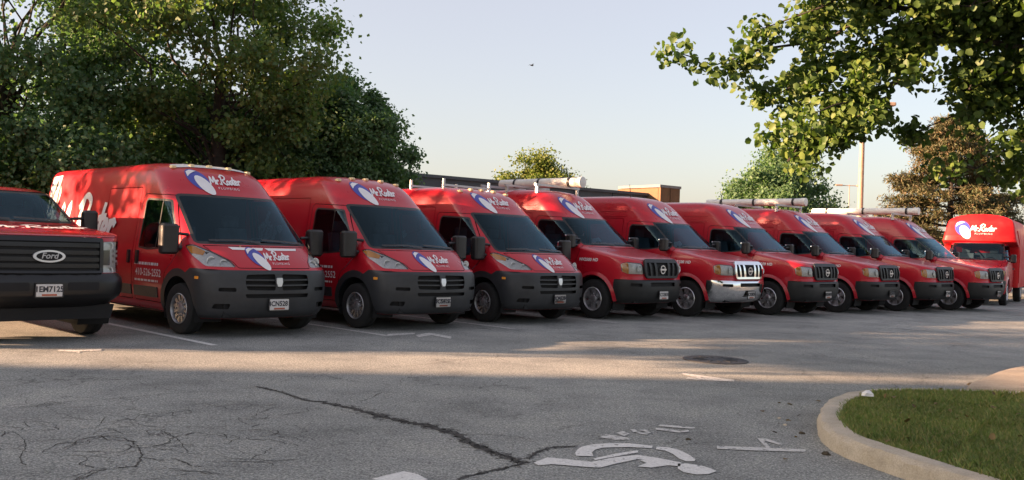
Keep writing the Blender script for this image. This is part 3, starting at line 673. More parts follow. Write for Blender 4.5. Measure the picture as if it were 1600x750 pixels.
    ub = MB(); ub.box((-2.3, 0, .36), (5.6, 1.16, .22)); ub.box((-2.0, 0, .32), (2.9, 1.86, .10)); ub.box((.62, 0, .40), (.4, 1.5, .22)); ub.build('underbody', DARK, root)
    cabin(root, .15, 1.22, .84, -.85, .86, -1.50, 2.35); lining(root, P, ('body', 'door_r', 'door_l'), -1.52, 1.26)
    front_logo(sh, root, -.40, 2.205, .33); front_logo(sh, root, -.22, 1.10, .26)
    p, f, o = script_text(-4.80, 1.24, .66); sh.place_raw('side_lettering', p, f, 'r', WHITE, root, np.array(o))
    p, f, o = script_text(-2.7, 1.28, .62, flip=-1); sh.place_raw('side_lettering', p, f, 'l', WHITE, root, np.array(o))
    q, g = font_mesh('410-526-2552', .15, 0, .002); sh.place_raw('phone_lettering', [(a - .93, b + .82) for a, b in q], g, 'r', WHITE, root, .006)
    bars(sh, root, -1.40, -.58, .93, .04, 'r', 3, WHITE); bars(sh, root, -1.38, -.60, .69, .03, 'r', 5, WHITE)
    return root, sh
AMBER_W = simple('pale_amber_lamp', (0.75, 0.60, 0.34), 0.3)

# ------------------------------------------------------------------ high-roof van with a long hood
def make_hood_van(low=False, name='cargo_van', logos=True):
    root = thing(name, 'x', 'van')
    prof = [(.34, .80, .88, .40, 4, 2.6), (.40, .94, .95, .45, 4, 2.6), (.55, 1.0, .985, .50, 3.6, 2.5), (.74, 1.005, 1.0, .50, 3.6, 2.5), (.80, .985, 1.0, .48, 3.6, 2.5), (.83, .94, 1.0, .45, 4, 2.6), (1.0, .94, 1.01, .43, 4.4, 2.6), (1.14, .915, 1.01, .42, 4.4, 2.6),
            (1.21, .86, 1.0, .42, 4.4, 2.6), (1.255, .72, .995, .42, 4.5, 2.6), (1.30, .48, .985, .42, 4.5, 2.6), (1.36, .15, .975, .42, 4.5, 2.6), (1.41, -.12, .965, .42, 4.0, 2.5), (1.45, -.22, .955, .42, 3.4, 2.4), (1.70, -.52, .91, .42, 3.4, 2.4), (2.02, -.90, .86, .42, 3.4, 2.4)]
    if low: prof += [(2.06, -.97, .84, .42, 3.4, 2.4), (2.10, -1.15, .70, .40, 3.4, 2.4), (2.12, -1.4, .4, .4, 3.4, 2.4), (2.13, -1.6, .02, .3, 3, 2.4)]; xr = -1.75
    else: prof += [(2.10, -1.02, .845, .42, 3.4, 2.4), (2.35, -1.28, .80, .42, 3.4, 2.4), (2.53, -1.52, .74, .42, 3.4, 2.4), (2.61, -1.75, .63, .40, 3.4, 2.4), (2.65, -2.05, .42, .40, 3.4, 2.4), (2.67, -2.5, .02, .3, 3.4, 2.4)]; xr = -5.05
    sh = Shell(prof, xr); reg = {}; WB = -3.71; TR = .395
    ws = round_poly([(-.865, 1.455), (.865, 1.455), (.775, 2.035), (-.775, 2.035)], .06)
    front_region(sh, reg, 'ws', ws); front_region(sh, reg, 'ws_in', inset(ws, .032))
    win = round_poly([(-.44, 1.475), (-.47, 1.52), (-.93, 1.96), (-1.56, 1.985), (-1.62, 1.93), (-1.62, 1.42), (-1.1, 1.41)], .05)
    side_regions(sh, reg, 'win', win); side_regions(sh, reg, 'win_in', inset(win, .028))
    door = round_poly([(-.52, .46), (-.50, .95), (-.38, 1.35), (-.37, 1.50), (-.92, 2.03), (-1.63, 2.06), (-1.69, 2.0), (-1.69, .46)], .05)
    side_regions(sh, reg, 'door', door); side_regions(sh, reg, 'door_in', inset(door, .011))
    if not low:
        sl = round_poly([(-1.80, .46), (-1.80, 2.12), (-2.98, 2.12), (-2.98, .46)], .05)
        side_regions(sh, reg, 'slide', sl); side_regions(sh, reg, 'slide_in', inset(sl, .011))
    for s_ in 'rl':
        reg['arch_f_' + s_] = sh.mapv(densify(circle(0, .40, .475, 26, -.12, math.pi + .12), .06), s_)
        if not low: reg['arch_b_' + s_] = sh.mapv(densify(circle(WB, .40, .475, 26, -.12, math.pi + .12), .06), s_)
    lampR = round_poly([(-.575, .925), (-.60, 1.10), (-.64, 1.135), (-.93, 1.155), (-.992, 1.12), (-.985, .965), (-.92, .925)], .025)
    front_region(sh, reg, 'lamp_r', lampR, .03); front_region(sh, reg, 'lamp_l', mirror_poly(lampR), .03)
    hood = round_poly([(-.60, 1.195), (-.84, 1.245), (-.83, 1.43), (.83, 1.43), (.84, 1.245), (.60, 1.195)], .02)
    front_region(sh, reg, 'hood', hood, .03); front_region(sh, reg, 'hood_in', inset(hood, .008), .03)
    side = [(.51, .815), (.475, .50), (.475, .36)]
    L_ = sh.mapv(densify(side, .05, False), 'l'); R_ = sh.mapv(densify(side, .05, False), 'r'); bt = [(float(t), 0.012) for t in np.linspace(L_[-1][0], R_[-1][0], 30)]
    mid = sh.mapv(densify([(-.90, .815), (.90, .815)], .05, False), 'f'); reg['bumper'] = [tuple(p) for p in mid] + [tuple(p) for p in L_] + bt + [tuple(p) for p in R_[::-1]]
    front_region(sh, reg, 'slot', round_poly([(-.42, .685), (.42, .685), (.42, .765), (-.42, .765)], .02), .04)
    for s_, k in ((-1, 'r'), (1, 'l')): front_region(sh, reg, 'fog_' + k, round_poly([(s_ * .66, .68), (s_ * .88, .69), (s_ * .88, .745), (s_ * .66, .745)], .015), .03)
    def cl(S):
        if any(k.startswith('arch') or k.startswith('lamp') or k.startswith('slot') or k.startswith('fog') for k in S): return None
        if 'ws_in' in S: return 'windshield'
        if 'ws' in S: return 'windshield_seal'
        for q in 'rl':
            if 'win_in_' + q in S: return 'side_window_' + q
            if 'win_' + q in S: return 'window_seal_' + q
        if 'bumper' in S: return 'bumper'
        for q in 'rl':
            if 'door_in_' + q in S: return 'door_' + q
            if 'door_' + q in S: return None
            if 'slide_in_' + q in S: return 'sliding_' + q
            if 'slide_' + q in S: return None
        if 'hood_in' in S: return 'hood'
        if 'hood' in S: return None
        return 'body'
    P = sh.split(reg, cl, zs=76)
    mesh_part('body', P['body'], RED, root); mesh_part('hood', P['hood'], RED, root); bo = mesh_part('bumper', P['bumper'], GREYD, root)
    wso = mesh_part('windshield', P['windshield'], GLASS, root); mesh_part('windshield_seal', P['windshield_seal'], BLACKP, wso)
    for q, sg in (('r', -1), ('l', 1)):
        do = mesh_part('door', P['door_' + q], RED, root); mesh_part('side_window', P['side_window_' + q], GLASS, do); mesh_part('window_seal', P['window_seal_' + q], BLACKP, do)
        slab_part(sh, 'door_handle', round_poly([(-1.60, 1.16), (-1.42, 1.16), (-1.42, 1.21), (-1.60, 1.21)], .02), q, BLACKP, do, 0, .035)
        mirror(root, -.52, .93, 1.53, sg, .28, .17)
        wheel(root, 0, sg * .885, TR, sg, 6, .11, SILVER); liner(root, 0, sg, .49, .98)
        ring = circle(0, .40, .545, 30, -.02, math.pi + .02); inn = circle(0, .40, .478, 30, -.02, math.pi + .02)
        V = []
        for loop, off in ((ring, 0.001), (ring[:], .0), (inn, .030), (inn, -.02)):
            a = sh.mapv(loop, q); V += list(sh.pos(a[:, 0], a[:, 1]) + sh.nrm(a[:, 0], a[:, 1]) * off)
        n = len(ring); T = tri([(k * n + a, k * n + a + 1, (k + 1) * n + a + 1, (k + 1) * n + a) for k in range(3) for a in range(n - 1)]); fl = tri_mesh('fender_flare', V, T); link('fender_flare', fl, RED, root, True)
        if not low:
            so = mesh_part('sliding_door', P['sliding_' + q], RED, root); slab_part(sh, 'door_handle', round_poly([(-1.98, 1.10), (-1.92, 1.10), (-1.92, 1.28), (-1.98, 1.28)], .02), q, BLACKP, so, 0, .035)
            wheel(root, WB, sg * .885, TR, sg, 6, .11, SILVER); liner(root, WB, sg, .49, .98)
            for z in (2.16, 2.27): slab_part(sh, 'roof_rib', [(-1.75, z), (-4.95, z), (-4.95, z + .02), (-1.75, z + .02)], q, RED, root, 0, .010, .4)
        lp = lampR if sg < 0 else mirror_poly(lampR); am = [(-.905, .93), (-.91, 1.145), (-.93, 1.15), (-.985, 1.115), (-.98, .965), (-.92, .93)]
        lamp_unit(sh, root, lp, 'f', am if sg < 0 else mirror_poly(am), ((sg * .70, 1.03, .075),))
    gb = sh.place('grille', [round_poly([(-.52, .845), (.52, .845), (.57, 1.02), (.53, 1.19), (-.53, 1.19), (-.57, 1.02)], .05)], 'f', DARK, root, .006)
    ring_part(sh, 'grille_frame', round_poly([(-.54, .84), (.54, .84), (.60, 1.0), (.565, 1.195), (-.565, 1.195), (-.60, 1.0)], .07), .055, 'f', GREYD, gb, 0.0, .045)
    for s_ in (-1, 1):
        slab_part(sh, 'grille_bar', [(s_ * .17, .875), (s_ * .245, .875), (s_ * .275, 1.16), (s_ * .20, 1.16)], 'f', GREYD, gb, 0, .042)
        slab_part(sh, 'grille_bar', [(s_ * .345, .88), (s_ * .40, .88), (s_ * .445, 1.155), (s_ * .385, 1.155)], 'f', GREYD, gb, 0, .038)
        for z in (.95, 1.02, 1.09): slab_part(sh, 'slat', [(s_ * .01, z), (s_ * .52, z), (s_ * .52, z + .014), (s_ * .01, z + .014)], 'f', DARK, gb, 0, .012)
    em = MB(); em.lathe([(.085, .0), (.088, .02), (.068, .02), (.066, 0)], 24, (.965, 0, 1.02), 'x'); em.box((.985, 0, 1.02), (.018, .20, .034)); em.build('grille_badge', SILVER, gb, True)
    sh.place('bumper_slot', [[(-.46, .66), (.46, .66), (.46, .79), (-.46, .79)]], 'f', DARK, bo, -.05)
    for s_ in (-1, 1): sh.place('bumper_slot', [[(s_ * .62, .66), (s_ * .92, .66), (s_ * .92, .77), (s_ * .62, .77)]], 'f', DARK, bo, -.04)
    wiper(sh, root, [(-.02, 1.475), (-.30, 1.495), (-.68, 1.485)]); wiper(sh, root, [(.66, 1.475), (.35, 1.49), (.05, 1.505)])
    ub = MB(); e = -4.9 if not low else -5.2; ub.box(((e + .6) / 2, 0, .44), (.6 - e, 1.16, .22)); ub.box((.66, 0, .46), (.35, 1.5, .2))
    if not low: ub.box((-1.85, 0, .42), (2.6, 1.84, .12))
    ub.build('underbody', DARK, root)
    cabin(root, -.45, 1.40, .82, -1.25, 1.02, -1.74, 2.42 if not low else 2.02); lining(root, P, ('body', 'door_r', 'door_l'), -1.74, 1.46)
    if logos:
        front_logo(sh, root, -.34, 2.265, .38)
        p, f, o = script_text(-4.7, 1.30, .60); sh.place_raw('side_lettering', p, f, 'r', WHITE, root, np.array(o))
        q, g = font_mesh('NV2500 HD', .085, .1, .003, 1.1); sh.place_raw('fender_badge', [(a - .12, b + 1.17) for a, b in q], g, 'r', WHITE, root, .007)
    return root, sh

# ------------------------------------------------------------------ pickup truck
def make_pickup():
    root = thing('pickup_truck', 'red pickup truck with black grille and bumper at the left edge', 'pickup truck')
    prof = [(.42, .78, .84, .35, 5, 3), (.52, .95, .93, .38, 5, 3), (.58, 1.05, .985, .42, 4.5, 2.8), (.62, 1.07, 1.0, .42, 4.5, 2.8), (.82, 1.07, 1.005, .42, 4.5, 2.8), (.85, 1.0, 1.0, .50, 3.6, 2.4), (1.05, .995, 1.0, .50, 3.6, 2.4), (1.27, .985, 1.0, .50, 3.6, 2.4), (1.33, .95, .995, .48, 3.8, 2.5),
            (1.365, .82, .995, .36, 5, 3), (1.41, .32, .98, .36, 5, 3), (1.455, -.25, .955, .36, 4.4, 2.8), (1.49, -.38, .935, .38, 4, 2.6), (1.70, -.70, .87, .40, 3.8, 2.5), (1.90, -1.02, .79, .40, 3.8, 2.5), (1.95, -1.16, .73, .40, 3.8, 2.5), (1.985, -1.42, .58, .40, 3.8, 2.5), (2.0, -1.9, .02, .3, 3.8, 2.5)]
    sh = Shell(prof, -3.25); reg = {}; TR = .41
    ws = round_poly([(-.83, 1.49), (.83, 1.49), (.72, 1.915), (-.72, 1.915)], .06); front_region(sh, reg, 'ws', ws); front_region(sh, reg, 'ws_in', inset(ws, .03))
    w1 = round_poly([(-.58, 1.50), (-.95, 1.86), (-1.72, 1.88), (-1.74, 1.46), (-1.0, 1.42)], .04); w2 = round_poly([(-1.84, 1.46), (-1.84, 1.88), (-2.7, 1.86), (-2.78, 1.46)], .04)
    d1 = round_poly([(-.55, .55), (-.50, 1.48), (-.92, 1.92), (-1.79, 1.94), (-1.79, .55)], .05); d2 = round_poly([(-1.81, .55), (-1.81, 1.94), (-2.78, 1.92), (-2.86, .55)], .05)
    for k, pl in (('wa', w1), ('wb', w2)): side_regions(sh, reg, k, pl); side_regions(sh, reg, k + '_in', inset(pl, .025))
    for k, pl in (('da', d1), ('db', d2)): side_regions(sh, reg, k, pl); side_regions(sh, reg, k + '_in', inset(pl, .011))
    for s_ in 'rl': reg['arch_' + s_] = sh.mapv(densify(circle(0, .46, .53, 26, -.05, math.pi + .05), .06), s_)
    hood = round_poly([(-.90, 1.318), (-.90, 1.35), (-.84, 1.455), (.84, 1.455), (.90, 1.35), (.90, 1.318)], .02); front_region(sh, reg, 'hood', hood, .03); front_region(sh, reg, 'hood_in', inset(hood, .007), .03)
    L_ = sh.mapv(densify([(.56, .868), (.56, .43)], .05, False), 'l'); R_ = sh.mapv(densify([(.56, .868), (.56, .43)], .05, False), 'r'); bt = [(float(t), 0.008) for t in np.linspace(L_[-1][0], R_[-1][0], 30)]
    reg['bumper'] = [tuple(p) for p in sh.mapv(densify([(-.90, .868), (.90, .868)], .05, False), 'f')] + [tuple(p) for p in L_] + bt + [tuple(p) for p in R_[::-1]]
    lampR = round_poly([(-.665, .874), (-.665, 1.265), (-.94, 1.275), (-.988, 1.24), (-.988, .92), (-.95, .874)], .02)
    front_region(sh, reg, 'lamp_r', lampR, .03); front_region(sh, reg, 'lamp_l', mirror_poly(lampR), .03)
    def cl(S):
        if any(k.startswith('arch') or k.startswith('lamp') for k in S): return None
        if 'ws_in' in S: return 'windshield'
        if 'ws' in S: return 'windshield_seal'
        for w, d in (('wa', 'da'), ('wb', 'db')):
            for q in 'rl':
                if w + '_in_' + q in S: return w + q
                if w + '_' + q in S: return 's' + w + q
        if 'bumper' in S: return 'bumper'
        for d in ('da', 'db'):
            for q in 'rl':
                if d + '_in_' + q in S: return d + q
        if any(k[:3] in ('da_', 'db_') for k in S): return None
        if 'hood_in' in S: return 'hood'
        if 'hood' in S: return None
        return 'body'
    P = sh.split(reg, cl, zs=70)
    mesh_part('body', P['body'], FRED, root); mesh_part('hood', P['hood'], FRED, root); bo = mesh_part('bumper', P['bumper'], BLACKG, root)
    wso = mesh_part('windshield', P['windshield'], GLASS, root); mesh_part('windshield_seal', P['windshield_seal'], BLACKP, wso)
    for q, sg in (('r', -1), ('l', 1)):
        for w, d in (('wa', 'da'), ('wb', 'db')):
            do = mesh_part('door', P[d + q], FRED, root); mesh_part('side_window', P[w + q], GLASS, do); mesh_part('window_seal', P['s' + w + q], BLACKP, do)
            hx = -1.62 if d == 'da' else -2.62; slab_part(sh, 'door_handle', round_poly([(hx - .1, 1.14), (hx + .1, 1.14), (hx + .1, 1.18), (hx - .1, 1.18)], .015), q, BLACKP, do, 0, .035)
        mirror(root, -.62, .93, 1.50, sg, .38, .20)
        wheel(root, 0, sg * .87, TR, sg, 8, .07); wheel(root, -4.06, sg * .87, TR, sg, 8, .07); liner(root, 0, sg, .53, .98); liner(root, -4.06, sg, .50, .98)
        lp = lampR if sg < 0 else mirror_poly(lampR); lo = lamp_unit(sh, root, lp, 'f', None, ())
        F = lambda pl: pl if sg < 0 else mirror_poly(pl)
        slab_part(sh, 'lamp_panel', F([(-.675, .97), (-.675, 1.16), (-.79, 1.16), (-.79, .97)]), 'f', BLACKP, lo, -.02, -.004)
        for z in (.905, 1.215):
            p, n = sh.at(sg * .80, z, 'f', -.035); m = MB(); m.lathe([(.05, .03), (.045, .032), (.02, .006), (.001, .004)], 16, (p.x, p.y, p.z), 'x'); m.build('bulb', REFL, lo, True)
        for z in (1.0, 1.07, 1.13): slab_part(sh, 'lamp_bar', F([(-.86, z), (-.86, z + .03), (-.97, z + .03), (-.97, z)]), 'f', REFL, lo, -.02, -.004)
    gb = sh.place('grille', [round_poly([(-.645, .86), (.645, .86), (.645, 1.29), (-.645, 1.29)], .02)], 'f', DARK, root, .006)
    ring_part(sh, 'grille_frame', round_poly([(-.66, .85), (.66, .85), (.66, 1.30), (-.66, 1.30)], .03), .045, 'f', BLACKG, gb, 0, .035)
    for z in (.935, 1.015, 1.10, 1.19): slab_part(sh, 'grille_bar', [(-.61, z), (.61, z), (.61, z + .05), (-.61, z + .05)], 'f', BLACKG, gb, 0, .028)
    rg = slab_part(sh, 'oval_badge', ellipse(0, 1.075, .185, .075, 0, 36), 'f', SILVER, gb, .02, .055, .04); sh.place('badge_field', [ellipse(0, 1.075, .150, .053, 0, 32)], 'f', DARK, rg, .059, .05)
    q, g = font_mesh('Ford', .10, .25, .002); sh.place_raw('badge_lettering', [(a, b + 1.078) for a, b in q], g, 'f', GALV, rg, .062)
    plate_part(root, 1.085, .665, '1EM7125')
    for s_ in (-1, 1): sh.place('bumper_slot', [round_poly([(s_ * .60, .66), (s_ * .22, .66), (s_ * .22, .76), (s_ * .60, .76)], .02)], 'f', DARK, bo, .004)
    ad = MB(); ad.prism([(-.86, .28), (.86, .28), (.90, .46), (-.90, .46)], .74, .80, 'x'); ad.build('air_dam', DARK, root)
    wiper(sh, root, [(-.02, 1.51), (-.30, 1.525), (-.64, 1.515)]); wiper(sh, root, [(.62, 1.51), (.35, 1.52), (.05, 1.53)])
    pp, ff, oo = script_text(-.46, 1.30, .32, .07); sh.place_raw('hood_lettering', [(a, 1.405 + (b - 1.30) * .10) for a, b in pp], ff, 'f', WHITE, root, np.array(oo))
    bed = MB(); z0, z1 = .70, 1.45
    bed.box((-4.40, .95, (z0 + z1) / 2), (2.1, .09, z1 - z0)); bed.box((-4.40, -.95, (z0 + z1) / 2), (2.1, .09, z1 - z0)); bed.box((-5.42, 0, (z0 + z1) / 2), (.06, 1.8, z1 - z0)); bed.box((-3.34, 0, 1.1), (.06, 1.8, .7)); bed.box((-4.40, 0, .78), (2.0, 1.8, .05)); bed.build('cargo_bed', FRED, root)
    ub = MB(); ub.box((-2.3, 0, .52), (5.6, 1.0, .18)); ub.box((-1.9, 0, .56), (2.5, 1.8, .08)); ub.build('underbody', DARK, root)
    cabin(root, -.52, 1.44, .78, -1.30, 1.05, -3.1, 1.85); seat(root, -2.35, -.42, 1.05); seat(root, -2.35, .42, 1.05); lining(root, P, ('body', 'dar', 'dal', 'dbr', 'dbl'), -3.2, 1.50)
    return root, sh

# ------------------------------------------------------------------ ground, paving, markings
def sheet(name, poly, z, m, parent=None):
    poly = ccw(poly); vo, _, fo, _, _, _ = geometry.delaunay_2d_cdt([Vector(p) for p in poly], [], [list(range(len(poly)))], 1, 1e-6)
    me = tri_mesh(name, [(v.x, v.y, z) for v in vo], tri(fo)); 
    import bmesh
    bm = bmesh.new(); bm.from_mesh(me)
    for f in bm.faces:
        if f.normal.z < 0: f.normal_flip()
    bm.to_mesh(me); bm.free(); return link(name, me, m, parent)
g = MB(); S = 1500; g.add([(-S, -S, 0), (S, -S, 0), (S, S, 0), (-S, S, 0)], [(0, 1, 2, 3)])
ground = structure(g.build('parking_lot', ASPHALT))
SYM=[
[(0.481,6.176),(0.507,6.281),(0.540,6.361),(0.629,6.451),(0.752,6.507),(0.899,6.524),(1.057,6.471),(1.038,6.392),(0.883,6.404),(0.772,6.381),(0.688,6.353),(0.628,6.285),(0.596,6.193),(0.596,6.081),(0.480,6.078)],
[(1.080,6.444),(1.162,6.441),(1.229,6.361),(1.269,6.222),(1.287,6.100),(1.269,6.043),(1.211,6.027),(1.177,6.098),(1.159,6.234),(1.122,6.330),(1.061,6.366)],
[(0.590,6.012),(0.748,6.173),(0.925,6.309),(0.922,6.242),(0.754,6.104),(0.599,5.973)],
[(0.190,5.848),(0.286,6.007),(0.361,5.986),(0.470,5.951),(0.569,5.921),(0.737,6.074),(0.904,6.165),(1.035,6.098),(1.130,6.021),(1.170,5.988),(1.143,5.885),(1.063,5.898),(0.946,5.821),(0.859,5.839),(0.934,5.942),(0.888,6.043),(0.716,5.886),(0.615,5.775),(0.527,5.780),(0.308,5.822),(0.218,5.779)],
[(1.140,5.954),(1.200,5.967),(1.287,5.928),(1.334,5.858),(1.359,5.787),(1.289,5.705),(1.205,5.682),(1.136,5.733),(1.116,5.816)],
]
LET=[
[(0.695,6.702),(0.756,6.814),(0.831,6.775),(0.910,6.720),(0.916,6.655),(0.814,6.623)],
[(0.843,6.880),(0.904,6.961),(0.943,6.862),(0.888,6.767)],
[(0.967,7.044),(1.010,7.033),(1.015,6.962),(0.980,6.921)],
[(1.031,7.019),(1.087,7.046),(1.121,6.955),(1.073,6.856),(1.024,6.868),(1.001,6.942),(1.033,6.954),(1.052,6.908),(1.083,6.945),(1.067,6.989)],
[(1.236,7.271),(1.348,7.252),(1.508,7.203),(1.487,7.140),(1.318,7.171),(1.218,7.207)],
[(1.182,7.125),(1.289,7.092),(1.361,7.031),(1.433,7.094),(1.428,7.031),(1.348,6.964),(1.274,7.005),(1.171,7.061)],
]
CHK=[
[(1.532,6.544),(1.839,6.539),(2.169,6.531),(2.140,6.440),(1.810,6.433),(1.510,6.445)],
[(1.910,6.861),(1.985,6.849),(2.049,6.685),(2.026,6.636),(1.941,6.786),(1.918,6.537),(1.887,6.532)],
[(-0.776,5.307),(-0.708,5.395),(-0.612,5.512),(-0.522,5.458),(-0.448,5.340),(-0.575,5.206)],
[(2.010,10.401),(2.499,9.964),(2.468,9.840),(2.072,9.866),(1.961,9.942),(2.009,10.057),(2.106,10.027),(1.988,10.284)],
[(-5.248,10.544),(-5.041,10.560),(-4.827,10.741),(-4.761,10.596),(-4.948,10.450),(-4.892,10.333),(-4.987,10.394),(-5.188,10.425)],
[(-1.824,13.599),(-1.446,13.947),(-1.423,13.739),(-1.788,13.336)],
[(-1.392,13.609),(-1.239,14.021),(-0.849,13.521),(-0.848,13.255),(-1.174,13.685),(-1.325,13.293)],
]
CR=[
([(-3.924,7.021),(-3.739,7.178),(-3.574,7.401),(-3.351,7.534),(-3.147,7.737),(-2.927,7.939),(-2.683,8.116),(-2.314,8.421)],0.012),
([(-2.344,8.457),(-2.039,8.191),(-1.727,7.829),(-1.558,7.782)],0.03),
([(-1.551,7.749),(-1.230,7.485),(-0.959,7.184),(-0.758,7.033),(-0.566,6.888),(-0.360,6.670)],0.07),
([(-0.360,6.670),(-0.245,6.378),(-0.125,6.181),(0.017,6.000),(0.122,5.826)],0.06),
([(0.122,5.826),(0.004,5.689),(-0.136,5.544),(-0.267,5.385)],0.03),
([(-0.309,6.662),(-0.139,6.666),(0.031,6.653),(0.198,6.562)],0.015),
([(0.154,5.956),(0.288,6.279),(0.503,6.384)],0.03),
([(-1.274,7.862),(-1.204,8.053),(-1.148,8.380),(-0.997,8.373)],0.014),
([(-0.860,7.921),(-0.666,8.006),(-0.475,8.202),(-0.274,8.408)],0.014),
([(-1.598,9.642),(-1.358,10.030),(-0.982,10.360),(-0.538,10.940),(0.018,11.460),(0.873,12.001)],0.012),
([(1.070,12.320),(1.499,12.781),(2.279,13.564),(3.177,14.525),(4.155,15.415),(5.770,16.825)],0.02),
([(-2.824,5.901),(-2.845,6.072),(-2.770,6.179),(-2.658,6.175),(-2.556,6.118),(-2.393,5.914)],0.02),
([(-2.388,5.901),(-2.295,5.720),(-2.218,5.490),(-2.198,5.408)],0.022),
([(-2.209,5.434),(-2.303,5.365),(-2.365,5.291),(-2.382,5.102)],0.02),
([(-3.071,6.375),(-2.958,6.411),(-2.927,6.522),(-3.023,6.827)],0.014),
([(-2.837,6.221),(-2.852,6.429),(-2.752,6.389),(-2.654,6.273)],0.012),
([(-2.929,6.872),(-2.756,6.749),(-2.627,6.728)],0.01),
([(-2.508,6.471),(-2.349,6.355),(-2.265,6.392)],0.014),
([(-2.372,6.374),(-2.192,6.105),(-2.037,5.823)],0.012),
([(-2.496,6.201),(-2.413,6.313),(-2.349,6.355)],0.01),
([(-2.281,5.786),(-2.198,5.877),(-2.033,5.791),(-1.868,5.784)],0.011),
([(-2.086,5.658),(-1.962,5.556),(-1.892,5.479),(-1.812,5.490)],0.02),
([(-2.375,7.369),(-2.201,7.542),(-1.911,7.533)],0.012),
([(-3.397,6.091),(-3.369,6.208),(-3.135,5.920),(-2.938,5.503),(-2.820,5.348)],0.013),
([(-2.545,5.444),(-2.443,5.373),(-2.354,5.358)],0.011),
([(-1.812,5.490),(-1.662,5.500),(-1.474,5.481)],0.008),
([(-2.880,5.633),(-2.762,5.745),(-2.579,5.728)],0.007),
([(2.130,9.554),(2.365,9.420),(2.568,9.197),(2.725,9.173)],0.02),
([(1.172,6.437),(1.350,6.591),(1.536,6.674)],0.012),
]
rnd = random.Random(4)
for pl in SYM: pass
sym = MB()
for k, pl in enumerate(SYM):
    o = sheet('accessible_symbol', pl, .006, ROADPAINT)
    structure(o)
for pl in LET: structure(sheet('painted_letter', pl, .006, ROADPAINT2))
for k, pl in enumerate(CHK): structure(sheet('painted_mark', pl, .006, ROADPAINT if k == 2 else ROADPAINT2))
F_ = Vector((math.cos(PSI), math.sin(PSI))); L2 = Vector((-math.sin(PSI), math.cos(PSI)))
for i, e in enumerate([(-3.73, 11.49), (-1.79, 13.37), (.08, 15.19), (2.05, 17.1), (4.13, 19.2), (6.14, 20.98), (8.25, 22.95), (10.3, 24.8), (12.3, 26.5)]):
    e = Vector(e); b = e - F_ * 5.2; w = L2 * .05; structure(sheet('parking_line', [tuple(e - w), tuple(e + w), tuple(b + w), tuple(b - w)], .005, ROADPAINT2 if i > 0 else ROADPAINT))
for pl, w in CR:
    line = smooth_line(pl, 10); k = len(line); jit = [p + Vector((rnd.gauss(0, 1), rnd.gauss(0, 1))) * w * .30 for p in line]; ws_ = [w * (.30 if w < .028 else .36) * rnd.uniform(.1, 1.4) * (0.25 if i in (0, k - 1) else 1) for i in range(k)]
    q, f = ribbon(jit, ws_); o = link('crack', tri_mesh('crack', [(a, b, .003) for a, b in q], tri(f)), CRACK, ground)
    if w > .028:
        q, f = ribbon(line, [w * rnd.uniform(.9, 2.0) * (.3 if i in (0, k - 1) else 1) for i in range(k)]); link('crack', tri_mesh('crack', [(a, b, .0024) for a, b in q], tri(f)), FRINGE, ground)
        for rep in range(3):   # crumbled edges of the wide joint
            jit = [p + Vector((rnd.gauss(0, 1), rnd.gauss(0, 1))) * w * .45 for p in line]; q, f = ribbon(jit, [w * rnd.uniform(.03, .28) for _ in line]); link('crack', tri_mesh('crack', [(a, b, .0034 + .0004 * rep) for a, b in q], tri(f)), CRACK, ground)
for r_ in range(70):            # fine web of cracks at the near left
    x, y = rnd.uniform(-3.9, -1.3), rnd.uniform(5.3, 7.6); a = rnd.uniform(0, 6.28); line = [Vector((x, y))]
    for k in range(rnd.randint(5, 14)): a += rnd.gauss(0, .55); line.append(line[-1] + Vector((math.cos(a), math.sin(a))) * rnd.uniform(.03, .06))
    q, f = ribbon(line, [rnd.uniform(.0015, .006) * (1 - .6 * i / len(line)) for i in range(len(line))]); link('crack', tri_mesh('crack', [(c_, d_, .0028) for c_, d_ in q], tri(f)), CRACK, ground)
# manhole cover: iron frame and lid
mh = thing('manhole_cover', 'dark round iron manhole cover set in the asphalt lane', 'manhole cover', (2.70, 11.78, 0))
m = MB(); m.lathe([(.42, .001), (.42, .010), (.36, .010), (.36, .004)], 32, axis='z'); m.build('frame', IRON, mh)
m = MB(); m.lathe([(.355, .002), (.355, .009), (.001, .012)], 32, axis='z')
for k in range(12):
    a = 2 * math.pi * k / 12; m.box((.22 * math.cos(a), .22 * math.sin(a), .013), (.14, .03, .008), Matrix.Rotation(a, 3, 'Z'))
m.build('lid', IRON, mh)
# kerbed island with grass
loop = [(9.2, 9.75), (8.2, 9.72), (7.2, 9.62), (6.4, 9.25), (5.6, 9.02), (4.9, 8.98), (4.35, 8.98), (3.96, 8.93), (3.45, 8.75), (2.97, 8.25), (2.63, 7.6), (2.43, 7.02), (2.36, 6.5), (2.44, 6.1), (2.55, 5.75), (2.75, 5.2), (3.1, 4.5), (3.9, 3.6), (5.5, 3.0), (9.2, 3.0)]
outer = [tuple(p) for p in smooth_line(loop, 6)]
outer = outer[:-1] + [(9.2, 3.0)]
def kerb_loops(pts, prof):
    out = []
    for d, z in prof: q = inset(pts, d); out.append([(a, b, z) for a, b in q])
    return out
rk = random.Random(9)
prof_k = [(0.0, -.02), (0.004, .06), (0.010, .105), (0.03, .128), (0.06, .135), (.17, .135), (.18, .125), (.182, .02)]
loops = kerb_loops(outer, prof_k); n = len(outer); V = []
for li, lp in enumerate(loops):
    for (a, b, z) in lp: j = .006 if li in (1, 2, 3) else .002; V.append((a + rk.gauss(0, j), b + rk.gauss(0, j), z + rk.gauss(0, j * .6)))
T = [(k * n + i, k * n + (i + 1) % n, (k + 1) * n + (i + 1) % n, (k + 1) * n + i) for k in range(len(loops) - 1) for i in range(n)]
me = bpy.data.meshes.new('kerb'); me.from_pydata(V, [], T); structure(link('kerb', me, CONC, None, True))
inner = inset(outer, .178); structure(sheet('island_soil', inner, .095, SOIL))
